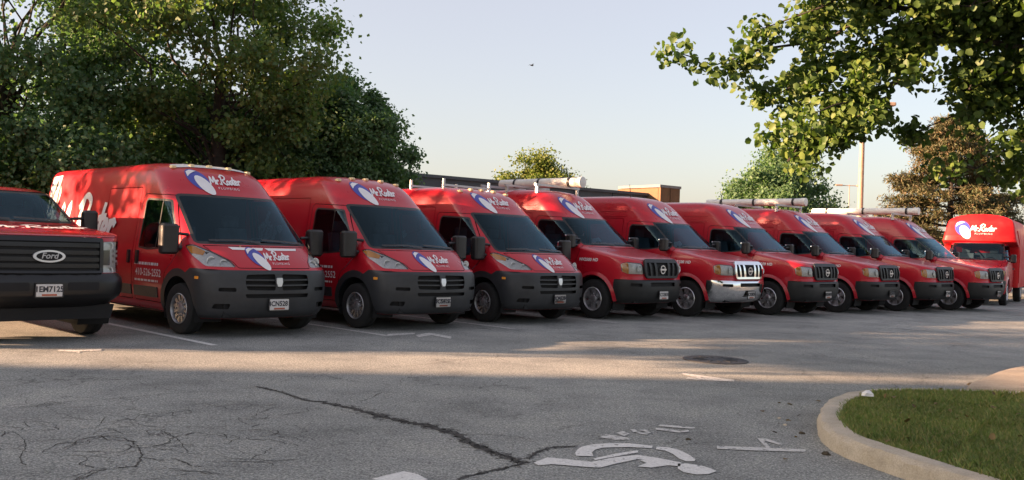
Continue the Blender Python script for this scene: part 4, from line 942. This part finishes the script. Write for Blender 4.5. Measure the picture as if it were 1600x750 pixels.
def inside(p, poly):
    c = False; j = len(poly) - 1
    for i in range(len(poly)):
        if (poly[i][1] > p[1]) != (poly[j][1] > p[1]) and p[0] < (poly[j][0] - poly[i][0]) * (p[1] - poly[i][1]) / (poly[j][1] - poly[i][1]) + poly[i][0]: c = not c
        j = i
    return c
rg = np.random.default_rng(5); V = []; T = []
gi = inset(outer, .165); cnt = 0
while cnt < 70000:
    x, y = rg.uniform(2.3, 7.2), rg.uniform(4.6, 10.0)
    if x / y > .64 or not inside((x, y), gi): continue
    h = rg.uniform(.03, .075) * (1.15 if math.sin(x * 3.1 + y * 1.7) + math.sin(y * 4.3 - x) > 0 else .85); a = rg.uniform(0, 6.28); l = rg.uniform(.1, .7) * h; w = rg.uniform(.003, .006); c, s_ = math.cos(a), math.sin(a)
    b = len(V); V += [(x - s_ * w, y + c * w, .09), (x + s_ * w, y - c * w, .09), (x + c * l * .4 + s_ * w * .7, y + s_ * l * .4 - c * w * .7, .09 + h * .65), (x + c * l, y + s_ * l, .09 + h)]; T += [(b, b + 1, b + 2), (b, b + 2, b + 3)]; cnt += 1
me = tri_mesh('lawn_grass', V, T); go = link('lawn_grass', me, GRASS); go['kind'] = 'stuff'; go['label'] = 'short green lawn grass inside the kerbed island'; go['category'] = 'grass'
# concrete pavement beyond the island
pad = [(4.62, 9.14), (4.85, 9.5), (5.15, 9.85), (5.76, 10.6), (6.45, 11.25), (7.6, 12.0), (12, 12.6), (12, 9.95), (8.2, 9.92), (7.1, 9.82), (6.3, 9.45), (5.6, 9.2)]; padr = [tuple(p) for p in smooth_line(pad[:6], 4)] + pad[6:]
pl = kerb_loops(padr, [(0, -.02), (.008, .10), (.03, .135), (.06, .14)]); n = len(padr); V = sum(pl, []); T = [(k * n + i, k * n + (i + 1) % n, (k + 1) * n + (i + 1) % n, (k + 1) * n + i) for k in range(len(pl) - 1) for i in range(n)]; T.append(tuple(range((len(pl) - 1) * n, len(pl) * n)))
me = bpy.data.meshes.new('pavement'); me.from_pydata(V, [], T); structure(link('pavement', me, CONC2, None, True))
# litter and debris
def pebble(name, loc, size, m, label, cat, seed, flat=.5, group=None):
    r = random.Random(seed); mb = MB(); n = 8; rings = []
    for lat in (0, .35, .75): rings.append([(math.cos(2 * math.pi * k / n) * math.cos(lat * 1.5) * size * r.uniform(.7, 1.2), math.sin(2 * math.pi * k / n) * math.cos(lat * 1.5) * size * r.uniform(.7, 1.2), math.sin(lat * 1.5) * size * flat * r.uniform(.8, 1.2)) for k in range(n)])
    v = sum(rings, []) + [(0, 0, size * flat)]; f = [(a * n + k, a * n + (k + 1) % n, (a + 1) * n + (k + 1) % n, (a + 1) * n + k) for a in range(2) for k in range(n)] + [(2 * n + k, 2 * n + (k + 1) % n, 3 * n) for k in range(n)]
    mb.add(v, f); o = mb.build(name, m); o.location = loc; tag(o, label, cat, group); return o
pebble('crumpled_paper', (3.25, 8.15, .16), .055, WHITE, 'crumpled white paper lying on the grass behind the kerb', 'litter', 1, .9)
for i, (x, y, s_, lb) in enumerate([(2.27, 6.40, .035, 'dark lump on the asphalt nearest the check-shaped mark by the kerb'), (2.50, 6.30, .04, 'dark lump tucked against the kerb face at its closest point'), (2.33, 7.12, .025, 'dark lump beside the kerb nose where it curves'), (1.36, 6.74, .022, 'small dark lump between wheelchair symbol and painted letters'), (5.25, 10.25, .04, 'dark lump on lit ground beside the far concrete pavement')]): pebble('dirt_clod', (x, y, 0), s_, SOIL, lb, 'debris', 20 + i, .7, 'clods of dirt near the kerb')
for i, (x, y, lb) in enumerate([(2.34, 7.75, 'pale pebble by the kerb nose, farther of two'), (2.30, 7.45, 'pale pebble by the kerb nose, nearer of two')]): pebble('pebble', (x, y, 0), .018, CONC, lb, 'pebble', 40 + i, .7, 'pale pebbles by the kerb')

# ------------------------------------------------------------------ trees
def leaf_mesh(name, C, size, rng, up=0.5, near=False, out=None, slim=1.0):
    n = len(C); d = rng.normal(size=(n, 3)); d[:, 2] -= .25; d /= np.linalg.norm(d, axis=1, keepdims=True)
    nn = rng.normal(size=(n, 3)); nn[:, 2] += up * 2
    if out is not None: nn += out * .9
    nn -= d * (nn * d).sum(1, keepdims=True); nn /= np.linalg.norm(nn, axis=1, keepdims=True); w = np.cross(d, nn)
    s = size * rng.uniform(.6, 1.25, (n, 1)); shape = [(0, 0, 0), (.46, .30, .10), (.34, .78, .06), (0, 1.05, -.10), (-.34, .78, .06), (-.46, .30, .10)] if near else [(0, 0, 0), (.42, .5, .10), (0, 1.05, -.06), (-.42, .5, .10)]
    k = len(shape); V = np.stack([C + (w * a * slim + d * b + nn * c) * s for a, b, c in shape], 1).reshape(-1, 3)
    b0 = np.arange(n)[:, None] * k
    if near: Fq = np.concatenate([b0 + np.array([[0, 1, 2, 3]]), b0 + np.array([[0, 3, 4, 5]])]); per = 4
    else: Fq = np.concatenate([b0 + np.array([[0, 1, 2]]), b0 + np.array([[0, 2, 3]])]); per = 3
    me = bpy.data.meshes.new(name); me.vertices.add(len(V)); me.vertices.foreach_set('co', V.astype(np.float32).ravel()); me.loops.add(Fq.size); me.loops.foreach_set('vertex_index', Fq.astype(np.int32).ravel())
    me.polygons.add(len(Fq)); me.polygons.foreach_set('loop_start', (np.arange(len(Fq)) * per).astype(np.int32)); me.update(calc_edges=True); me.validate(); return me
def limb(mb, a, b, r0, r1, rng, n=5, wob=.08, sides=7):
    a, b = np.array(a, float), np.array(b, float); L = np.linalg.norm(b - a); pts = []
    for i in range(n + 1): t = i / n; q = a + (b - a) * t; q = q + rng.normal(size=3) * wob * L * math.sin(math.pi * t) * .6; q[2] += .10 * L * math.sin(math.pi * t); pts.append(tuple(q))
    mb.tube(pts, [r0 + (r1 - r0) * i / n for i in range(n + 1)], sides); return pts
def tree(name, label, loc, H, rad, base, clumps, per, size, m, seed, csize=.75, cat='tree', group=None, trunk_r=.2, lean=(0, 0), fill=.35, sq=1.0, near=False, centers=None, up=.5):
    rng = np.random.default_rng(seed); root = thing(name, label, cat, loc, 0, group)
    cz = (H + base) / 2; hz = (H - base) / 2
    if centers is None:
        u = rng.normal(size=(clumps, 3)); u /= np.linalg.norm(u, axis=1, keepdims=True); r = fill + (1 - fill) * rng.uniform(0, 1, (clumps, 1)) ** .5
        lobes = 1 + .20 * np.sin(u[:, :1] * 4 + seed) * np.cos(u[:, 1:2] * 5 + seed * 2) + .10 * np.sin(u[:, 2:] * 7)
        Cc = u * r * lobes * np.array([rad, rad * sq, hz]); 
        Cc[:, :2] *= (1 - .22 * np.clip(Cc[:, 2:] / hz, 0, 1)) ; Cc += np.array([lean[0], lean[1], cz])
    else: Cc = np.array(centers, float)
    cs = csize * rng.uniform(.55, 1.25, (len(Cc), 1)); N_ = len(Cc) * per
    off = rng.normal(size=(len(Cc), per, 3)); out = off.reshape(-1, 3) / np.linalg.norm(off, axis=2).reshape(-1, 1); off *= .56 * cs[:, None, :] * np.array([1, 1, .72]); L = (Cc[:, None, :] + off).reshape(-1, 3)
    link('crown', leaf_mesh('crown', L, size, rng, up, near, out), m, root)
    mb = MB(); top = np.array([lean[0] * .6, lean[1] * .6, base + (H - base) * .45])
    mb.tube([(0, 0, -.1), (.02, 0, .15), tuple(top * .35 + np.array([.05, .03, 0])), tuple(top * .7), tuple(top)], [trunk_r * 1.5, trunk_r * 1.1, trunk_r * .9, trunk_r * .7, trunk_r * .45], 10)
    order = rng.permutation(len(Cc))[:min(len(Cc), 30)]
    for j in order:
        t = rng.uniform(.42, 1.0); a = top * t; limb(mb, a, Cc[j], trunk_r * rng.uniform(.10, .22), .010, rng)
    mb.build('trunk', BARK, root, True); return root
tree('shade_tree', 'tall broadleaf tree with open yellow-green top behind the first two vans', (-7.1, 21.6, 0), 9.6, 3.2, 2.2, 92, 400, .115, LEAF_M, 11, .56, trunk_r=.24, group='trees behind the vans')
tree('shade_tree', 'dense dark tree filling the upper left corner behind the pickup', (-12.0, 21.2, 0), 10.5, 4.1, 1.6, 125, 500, .115, LEAF_D, 12, .66, trunk_r=.28, group='trees behind the vans')
tree('shade_tree', 'small dark pointed tree at the right end of the left tree group', (-4.35, 24.0, 0), 6.1, 1.55, 1.2, 80, 600, .10, LEAF_D, 13, .42, trunk_r=.14, group='trees behind the vans')
tree('shade_tree', 'low dark bushy tree between the tall trees, behind the first van roof', (-8.6, 24.5, 0), 5.4, 3.0, .8, 100, 600, .11, LEAF_D, 14, .65, trunk_r=.16, group='trees behind the vans')
tree('shade_tree', 'low dark tree right behind the second van roof', (-5.8, 25.2, 0), 4.9, 2.2, .8, 80, 560, .11, LEAF_D, 15, .6, trunk_r=.14, group='trees behind the vans')
tree('shrub', 'dark leafy shrub behind the pickup cab', (-12.6, 17.9, 0), 4.4, 2.2, .4, 60, 520, .11, LEAF_D, 18, .6, cat='shrub', trunk_r=.08, group='shrubs behind the vans')
tree('shrub', 'dark leafy shrub behind the rear of the van beside the pickup', (-9.6, 19.6, 0), 4.2, 2.0, .4, 60, 520, .11, LEAF_D, 19, .6, cat='shrub', trunk_r=.08, group='shrubs behind the vans')
# invented trees, unseen past the left edge, added to dapple and shade the row
for i, (x, y, H, rad, base) in enumerate([(-21.0, 11.6, 9.4, 3.4, 4.9), (-24.5, 18.0, 7.6, 3.2, 3.0), (-20.5, 27.5, 6.0, 2.6, 2.0), (-20.0, 7.7, 7.1, 1.8, 5.2)]):
    tree('shade_tree', ['broadleaf tree standing left of the pickup, out of the picture', 'second broadleaf tree left of the pickup, farther back', 'third broadleaf tree left of the dark tree, farthest back', 'slim high-crowned tree left of the lot, nearest the brick block'][i], (x, y, 0), H, rad, base, 46, 120, .20, LEAF_D, 30 + i, .8, trunk_r=.2, group='trees left of the parking row')
tree('shade_tree', 'sunlit yellow-green tree above the long dark building', (1.35, 52, 0), 6.9, 2.15, 2.0, 70, 420, .14, LEAF_Y, 16, .65, trunk_r=.15, group='far trees')
tree('shade_tree', 'round mid-green tree behind the roof pipes left of the light pole', (14.6, 50, 0), 6.8, 2.7, 2.0, 110, 420, .15, LEAF_D, 17, .65, trunk_r=.2, group='far trees')
# conifer with browning sprays
def conifer(loc, H, rad, seed, label):
    rng = np.random.default_rng(seed); root = thing('conifer_tree', label, 'tree', loc); C = []; mb = MB(); mb.tube([(0, 0, -.1), (0, .02, H * .5), (0, 0, H)], [.2, .13, .02], 9)
    for z in np.linspace(1.0, H - .3, 24):
        R_ = rad * (1 - z / H) ** .75 + .25
        for k in range(9):
            a = rng.uniform(0, 6.28); rr = R_ * rng.uniform(.75, 1.15); e = np.array([math.cos(a) * rr, math.sin(a) * rr, z + rng.uniform(-.05, .35) * rr * .4]); mb.tube([(0, 0, z - .1), tuple(e * .5 + np.array([0, 0, z * .5 - .1])), tuple(e)], [.045, .03, .008], 5)
            t = rng.uniform(.25, 1.0, (360, 1)) ** .7; base = np.array([0, 0, z - .1]) * (1 - t) + e * t; C.append(base + rng.normal(size=(360, 3)) * np.array([.16, .16, .09]))
    link('crown', leaf_mesh('crown', np.concatenate(C), .21, rng, .6, slim=.28), NEEDLE, root); mb.build('trunk', BARK, root, True); return root
conifer((20.8, 43, 0), 8.3, 4.5, 21, 'browning conifer with ragged sprays behind the red box truck')
# near tree on the island: limbs reach into the picture from the right
rn = np.random.default_rng(77); NT = np.array([7.4, 8.9, 0])
br = [((7.3, 8.9, 4.2), (2.15, 10.3, 3.5)), ((7.3, 8.9, 4.6), (1.7, 9.4, 4.35)), ((7.2, 9.0, 3.6), (3.0, 10.6, 3.25)), ((7.2, 9.0, 4.0), (3.6, 11.2, 4.4)), ((7.2, 9.0, 3.4), (4.7, 10.6, 2.9)), ((7.2, 9.0, 3.2), (5.2, 10.2, 2.45)), ((4.3, 10.2, 3.4), (3.05, 10.1, 2.45)), ((7.4, 9, 4.8), (4.5, 8.8, 5.2)), ((7.4, 9, 4.8), (3.4, 10.2, 5.0)), ((7.4, 9.0, 3.8), (5.6, 11.0, 3.6)), ((7.4, 9.0, 3.0), (6.2, 10.8, 2.6)), ((7.4, 9.0, 5.0), (8.5, 6.8, 5.4)), ((7.4, 9.0, 5.0), (9.6, 10.2, 5.0)), ((7.4, 9.0, 5.6), (6.8, 9.6, 7.0)), ((7.4, 9.0, 4.4), (6.0, 7.6, 5.4)), ((7.4, 9.0, 3.4), (8.6, 10.6, 3.4)), ((7.3, 9, 3.9), (4.9, 11.6, 4.0)), ((7.2, 9, 4.3), (2.7, 10.0, 3.9)), ((7.2, 9, 4.4), (3.3, 9.6, 4.5)), ((7.2, 9, 4.0), (4.0, 10.0, 3.7)), ((7.2, 9, 3.8), (5.0, 10.0, 3.3)), ((7.2, 9, 3.2), (5.9, 10.4, 3.0)), ((7.2, 9, 4.2), (5.2, 9.6, 4.4)), ((7.2, 9, 3.0), (5.75, 10.0, 2.25)), ((7.2, 9, 4.4), (4.4, 11.0, 4.8)), ((7.3, 9, 3.2), (6.5, 11.4, 2.9)), ((7.3, 9, 3.6), (6.7, 11.6, 3.5)), ((7.3, 9, 2.8), (6.5, 10.6, 2.3)), ((7.3, 9, 4.6), (5.2, 8.6, 4.6)), ((7.3, 9, 4.4), (5.8, 10.2, 4.2)), ((7.3, 9, 4.2), (4.6, 9.2, 4.0))]
cent = []; mbn = MB(); mbn.tube([(0, 0, -.1), (.03, 0, .2), (-.03, .05, 1.6), (0, .05, 3.2), (.05, 0, 5.2)], [.30, .21, .18, .16, .09], 12)
for a, b in br:
    a, b = np.array(a), np.array(b); L = np.linalg.norm(b - a); pts = limb(mbn, a - NT, b - NT, .010 + .009 * L, .006, rn, 8, .05, 7)
    for i, q in enumerate(pts[1:], 1):
        if i / 8 < .22: continue
        for k in range(5 if i < 7 else 2): c = np.array(q) + rn.normal(size=3) * np.array([.34, .40, .22]) * (1.25 - .85 * i / 8); cent.append(c); mbn.tube([q, tuple((np.array(q) + c) / 2 + np.array([0, 0, .04])), tuple(c)], [.012, .008, .004], 5)
tn = thing('shade_tree', 'near leafy tree whose branches hang in from the upper right', 'tree', tuple(NT))
cent = np.array(cent); per = 100; cs = rn.uniform(.16, .34, (len(cent), 1, 1)); off = rn.normal(size=(len(cent), per, 3)); off /= np.linalg.norm(off, axis=2, keepdims=True); off *= rn.uniform(0, 1, (len(cent), per, 1)) ** .45
Ln = (cent[:, None] + off * cs * np.array([1, 1, .8])).reshape(-1, 3); link('crown', leaf_mesh('crown', Ln, .078, rn, .3, True, off.reshape(-1, 3)), LEAF_N, tn); mbn.build('trunk', BARK, tn, True)

# a few fallen leaves along the gutter and on the lawn
rf = np.random.default_rng(3); Cf = []
while len(Cf) < 70:
    x, y = rf.uniform(1.4, 5.6), rf.uniform(5.0, 9.0); ins_ = inside((x, y), inset(outer, .2))
    if ins_ or (not inside((x, y), inset(outer, -.02)) and inside((x, y), inset(outer, -.55)) and rf.uniform() < .6): Cf.append((x, y, .15 if ins_ else .012))
fl = link('fallen_leaves', leaf_mesh('fallen_leaves', np.array(Cf), .05, rf, 4.0, True), leaf_mat('leaf_fallen', [(0.10, 0.06, 0.025), (0.16, 0.11, 0.04), (0.07, 0.045, 0.02)], .1)); fl['kind'] = 'stuff'; fl['label'] = 'small brown fallen leaves along the kerb and lawn'; fl['category'] = 'leaves'
# ------------------------------------------------------------------ buildings, poles, bird
def building(name, label, A, B, depth, H, m, panels, roof_over=.12):
    """long flat-roofed block: front face from A to B; wall panels as parts, parapet cap, roof"""
    A, B = Vector(A), Vector(B); d = (B - A); L = d.length; rz = math.atan2(d.y, d.x); root = thing(name, label, 'building', (A.x, A.y, 0), rz)
    me = None; pw = L / panels
    for i in range(panels):
        if me is None:
            mb = MB(); mb.box((pw / 2, .06, H / 2), (pw - .03, .12, H)); mb.box((.02, -.02, H / 2), (.05, .06, H)); me = mb.mesh('wall_panel'); me.materials.append(m)
        o = link('wall_panel', me, None, root); o.location = (i * pw, 0, 0)
    mb = MB(); mb.box((L / 2, depth / 2 + .13, H / 2 - .02), (L - .02, depth - .02, H - .06)); mb.build('wall', m, root)
    mb = MB(); mb.box((L / 2, depth / 2, H + .05), (L + roof_over * 2, depth + roof_over * 2, .14)); mb.build('roof', ROOFM if name != 'warehouse' else WALLD, root); return root
building('warehouse', 'long low dark building with flat roofline behind the van row', (-22, 27.0), (7.2, 48.4), 12, 4.32, WALLD, 14)
bt = building('stair_block', 'small tan block lit by the sun at the end of the dark building', (7.7, 47.6), (8.95, 48.6), 3, 4.75, WALLT, 2, .04)
# made-up block, unseen beyond the left edge, added to shadow the near asphalt
ob = thing('office_block', 'flat-roofed brick block left of the lot, out of the picture', 'building', (-46, -.72, 0), R(6)); OH = 11.6
mb = MB(); mb.box((-25, -12, OH / 2), (50, 24, OH)); mb.build('wall', WALLB, ob); mb = MB(); mb.box((-25, -12, OH + .1), (50.2, 24.2, .2)); mb.build('roof', ROOFM, ob)
wb = MB(); wb.box((0, .02, 0), (1.5, .08, 1.5)); wme = wb.mesh('window'); wme.materials.append(simple('dark_window_glass', (.03, .035, .04), .08))
fb = MB(); [fb.box((dy, .05, dz), (sy, .06, sz)) for dy, dz, sy, sz in ((0, .79, 1.66, .08), (0, -.79, 1.66, .08), (.79, 0, .08, 1.5), (-.79, 0, .08, 1.5))]; fme = fb.mesh('frame'); fme.materials.append(GALV)
for i in range(12):
    for z in (1.8, 5.4, 9.2):
        o = link('window', wme, None, ob); o.location = (-2 - i * 3.9, 0, z); f = link('frame', fme, None, o)
def light_pole(loc, H, r, label, m):
    t = thing('light_pole', label, 'light pole', loc, 0, 'light poles'); mb = MB(); mb.tube([(0, 0, 0), (0, 0, H)], [r, r * .62], 12); mb.build('pole', m, t, True); mb = MB(); mb.lathe([(.30, 0), (.30, .6), (.001, .62)], 16, axis='z'); mb.build('base', CONC, t)
    mb = MB(); mb.tube([(-.9, 0, H - .1), (.9, 0, H - .1)], .04, 8); mb.build('arm', m, t); 
    for s_ in (-1, 1): mb = MB(); mb.rbox((s_ * 1.05, 0, H - .08), (.7, .34, .16), .05, 3, 'z'); mb.build('lamp_head', m, t)
    return t
lp = light_pole((15.35, 40, 0), 8.3, .15, 'tall brown light pole behind the van roofs on the right', POLE)
light_pole((33.4, 90, 0), 8.6, .06, 'far slender light pole just left of the tall pole', POLE)
bd = thing('bird', 'tiny dark bird flying high in the pale sky', 'bird', (.92, 60, 13.4), .6)
mb = MB(); mb.lathe([(.001, -.16), (.03, -.12), (.05, -.02), (.045, .06), (.02, .12), (.001, .16)], 8, axis='x'); mb.build('body', SOIL, bd, True)
for s_ in (-1, 1): mb = MB(); mb.add([(.05, s_ * .03, .01), (-.05, s_ * .03, .01), (-.06, s_ * .18, .07), (.04, s_ * .18, .08), (-.06, s_ * .33, .03)], [(0, 1, 2, 3), (3, 2, 4)]); mb.build('wing', SOIL, bd)

# ------------------------------------------------------------------ vehicles in their places
def put(o, x, y, psi=PSI): o.location = (x, y, 0); o.rotation_euler = (0, 0, psi); return o
pk, psh = make_pickup(); put(pk, -6.35, 11.68)
GV = 'red vans parked in a row'
nose, nsh = make_nose_van()
NOSE = [((-3.94, 13.36), 'red high-roof van with white front roof edge, parked beside the pickup', '4CN5281'), ((-1.77, 15.10), 'red grey-bumpered van parked second from the pickup, between its two twins', '7CD4127'), ((.20, 17.06), 'red grey-bumpered van with roof rack posts and papers on its dash', '3DA6204')]
nvans = []
for i, (p, lb, pt) in enumerate(NOSE):
    o = nose if i == 0 else dup(nose); put(o, *p); tag(o, lb, 'van', GV); plate_part(o, .995, .46, pt); nvans.append(o)
# first van: white roof front, rear side graphic
v = nvans[0]
nsh.place('roof_visor', [[(-.66, 2.395), (-.35, 2.425), (0, 2.43), (.35, 2.425), (.66, 2.395), (.60, 2.45), (.35, 2.483), (0, 2.488), (-.35, 2.483), (-.60, 2.45)]], 'f', WPANEL, v, .008)
nsh.place('side_graphic', [[(-5.40, 1.55), (-5.40, 2.36), (-5.02, 2.38), (-4.86, 2.05), (-4.98, 1.7), (-4.6, 1.35), (-4.2, 1.10), (-5.40, 1.0)]], 'r', WPANEL, v, .004)
nsh.place('side_graphic', [[(-5.30, 1.85), (-5.15, 2.28), (-5.06, 2.30), (-5.18, 1.95), (-5.25, 1.75)], [(-4.98, 2.28), (-4.93, 2.28), (-4.92, 1.72), (-5.0, 1.62), (-5.02, 1.9)]], 'r', GREYP, v, .0075)
nsh.place('hood_stripe', [[(-.50, 1.205), (-.06, 1.20), (-.02, 1.235), (-.54, 1.24)], [(.04, 1.20), (.52, 1.205), (.55, 1.235), (.0, 1.235)]], 'f', WHITE, v, .0045)
# third van: rack posts on the roof
for px in (-1.6, -2.6):
    mb = MB(); mb.box((px, -.62, 2.52), (.045, .045, .30)); mb.box((px, .62, 2.52), (.045, .045, .30)); mb.box((px, 0, 2.545), (.04, 1.3, .04)); mb.build('roof_rack', GALV, nvans[2])
def dash_card(o, loc, dims, rz, m, name, label):
    c = MB(); c.rbox((0, 0, 0), dims, .02, 2, 'z'); q = c.build(name, m); w = Matrix.Translation(o.location) @ Matrix.Rotation(o.rotation_euler.z, 4, 'Z') @ Vector(loc); q.location = w; q.rotation_euler = (0, R(-14), o.rotation_euler.z + rz); return tag(q, label, 'paper')
dash_card(nvans[0], (.20, -.02, 1.275), (.20, .30, .01), .4, GREENP, 'green_card', 'green card lying on the dashboard of the van beside the pickup')
dash_card(nvans[2], (.20, -.38, 1.275), (.20, .26, .01), .2, PAPER, 'paper_sheet', 'pale paper at the left of the third van dashboard')
dash_card(nvans[2], (.22, -.06, 1.285), (.18, .28, .01), -.3, PAPER, 'paper_sheet', 'pale paper near the middle of the third van dashboard')
hoodv, hsh = make_hood_van()
HV = [((2.32, 18.73), 'red long-hood van with white badge, first of the six, beside the grey-bumpered vans'), ((4.45, 20.17), 'red long-hood van with shiny chrome grille and bumper'), ((6.60, 21.55), 'red long-hood van parked directly right of the chrome-grille van'), ((8.85, 23.40), 'red long-hood van fourth of the six, carrying a white roof pipe'), ((10.95, 24.85), 'red long-hood van parked second from the box truck'), ((13.02, 26.15), 'red long-hood van nearest the red box truck, with white roof pipe')]
hv = []
for i, (p, lb) in enumerate(HV):
    o = hoodv if i == 0 else dup(hoodv); put(o, *p); tag(o, lb, 'van', GV); plate_part(o, 1.02, .51, ['5CK8830', '2CX7714', '8BM3092', '6DB1145', '4CT9926', '9CF2071'][i]); hv.append(o)
def set_obj_mat(o, m):
    o.material_slots[0].link = 'OBJECT'; o.material_slots[0].material = m
def walk(o):
    yield o
    for c in o.children: yield from walk(c)
for o in walk(hv[1]):
    b = o.name.split('.')[0]
    if b in ('grille_frame', 'grille_bar', 'bumper'): set_obj_mat(o, CHROME)
def pipe(o, y, x0, x1, r=.11):
    t = MB(); t.lathe([(.001, x0), (r, x0), (r, x1 - .14), (r * 1.12, x1 - .13), (r * 1.12, x1), (.001, x1 + .01)], 20, (0, y, 2.86), 'x'); q = t.build('pipe_carrier', PVC, o, True)
    for x in (x0 + .5, (x0 + x1) / 2, x1 - .35):
        k = MB(); k.box((x, 0, 2.735), (.05, 1.5, .05)); k.box((x, -.68, 2.65), (.06, .05, .2)); k.box((x, .68, 2.65), (.06, .05, .2)); k.build('roof_rack', GALV, o)
        k = MB(); k.lathe([(r + .012, x - .03), (r + .012, x + .03)], 16, (0, y, 2.86), 'x'); k.build('strap', BLACKP, q)
pipe(hv[0], .45, -4.0, -1.5); pipe(hv[3], .30, -4.6, -1.5, .10); pipe(hv[5], .42, -4.8, -1.4, .10)
for i, (xx, yy) in ((2, (-1.9, .1)), (1, (-2.1, -.2))):
    a = MB(); a.tube([(xx, yy, 2.62), (xx - .05, yy, 2.95)], [.012, .005], 6); a.build('antenna', BLACKP, hv[i])
rv = random.Random(8)
for o in nvans + hv:
    o.rotation_euler.z += R(rv.uniform(-.7, .7)); st = R(rv.uniform(-5, 5))
    for c in o.children:
        if c.name.split('.')[0] == 'wheel' and abs(c.location.x) < .1: c.rotation_euler.z = st
# box truck: cab plus tall body with arched front
bx, bsh = make_hood_van(True, 'box_truck', False); put(bx, 15.35, 30.0, R(-124)); tag(bx, 'red box truck facing left at the end of the row, arched front in sun', 'truck')
plate_part(bx, 1.02, .575, '6CL5530')
prof = [(.55, -1.82, 1.14, .12, 6, 4), (1.90, -1.80, 1.16, .12, 6, 4), (2.03, -1.16, 1.15, .16, 6, 4), (2.1, -.98, 1.14, .18, 6, 4), (2.75, -1.22, 1.02, .2, 6, 4), (2.86, -1.28, .94, .2, 6, 4), (2.96, -1.36, .72, .2, 6, 4), (3.02, -1.42, .42, .2, 5, 4), (3.04, -1.46, .02, .15, 5, 4)]
b2 = Shell(prof, -5.3, 1); P = b2.split({}, lambda S: 'box'); mesh_part('box_body', P['box'], BOXRED, bx)
front_logo(b2, bx, -.52, 2.50, .52)
for sg in (-1, 1): wheel(bx, -3.9, sg * .95, .395, sg, 6, .10); slab_part(b2, 'side_door', round_poly([(-1.9, .7), (-1.9, 2.5), (-2.7, 2.5), (-2.7, .7)], .04), 'r' if sg < 0 else 'l', BOXRED, bx, 0, .02, .3)
# pale trailer at the right edge
tr = thing('cargo_trailer', 'pale boxy trailer behind the box truck at the right edge', 'trailer', (20.6, 36.5, 0), R(-110))
mb = MB(); mb.box((0, 0, 1.75), (3.2, 2.1, 2.2)); mb.build('body', PVC, tr); mb = MB(); mb.box((0, 0, .55), (3.4, 1.6, .18)); mb.build('chassis', DARK, tr)
for i in range(4): mb = MB(); mb.box((1.62, -.78 + i * .52, 1.75), (.04, .06, 2.1)); mb.build('rib', GALV, tr)
for sg in (-1, 1): wheel(tr, 0, sg * .95, .36, sg, 8, .06)
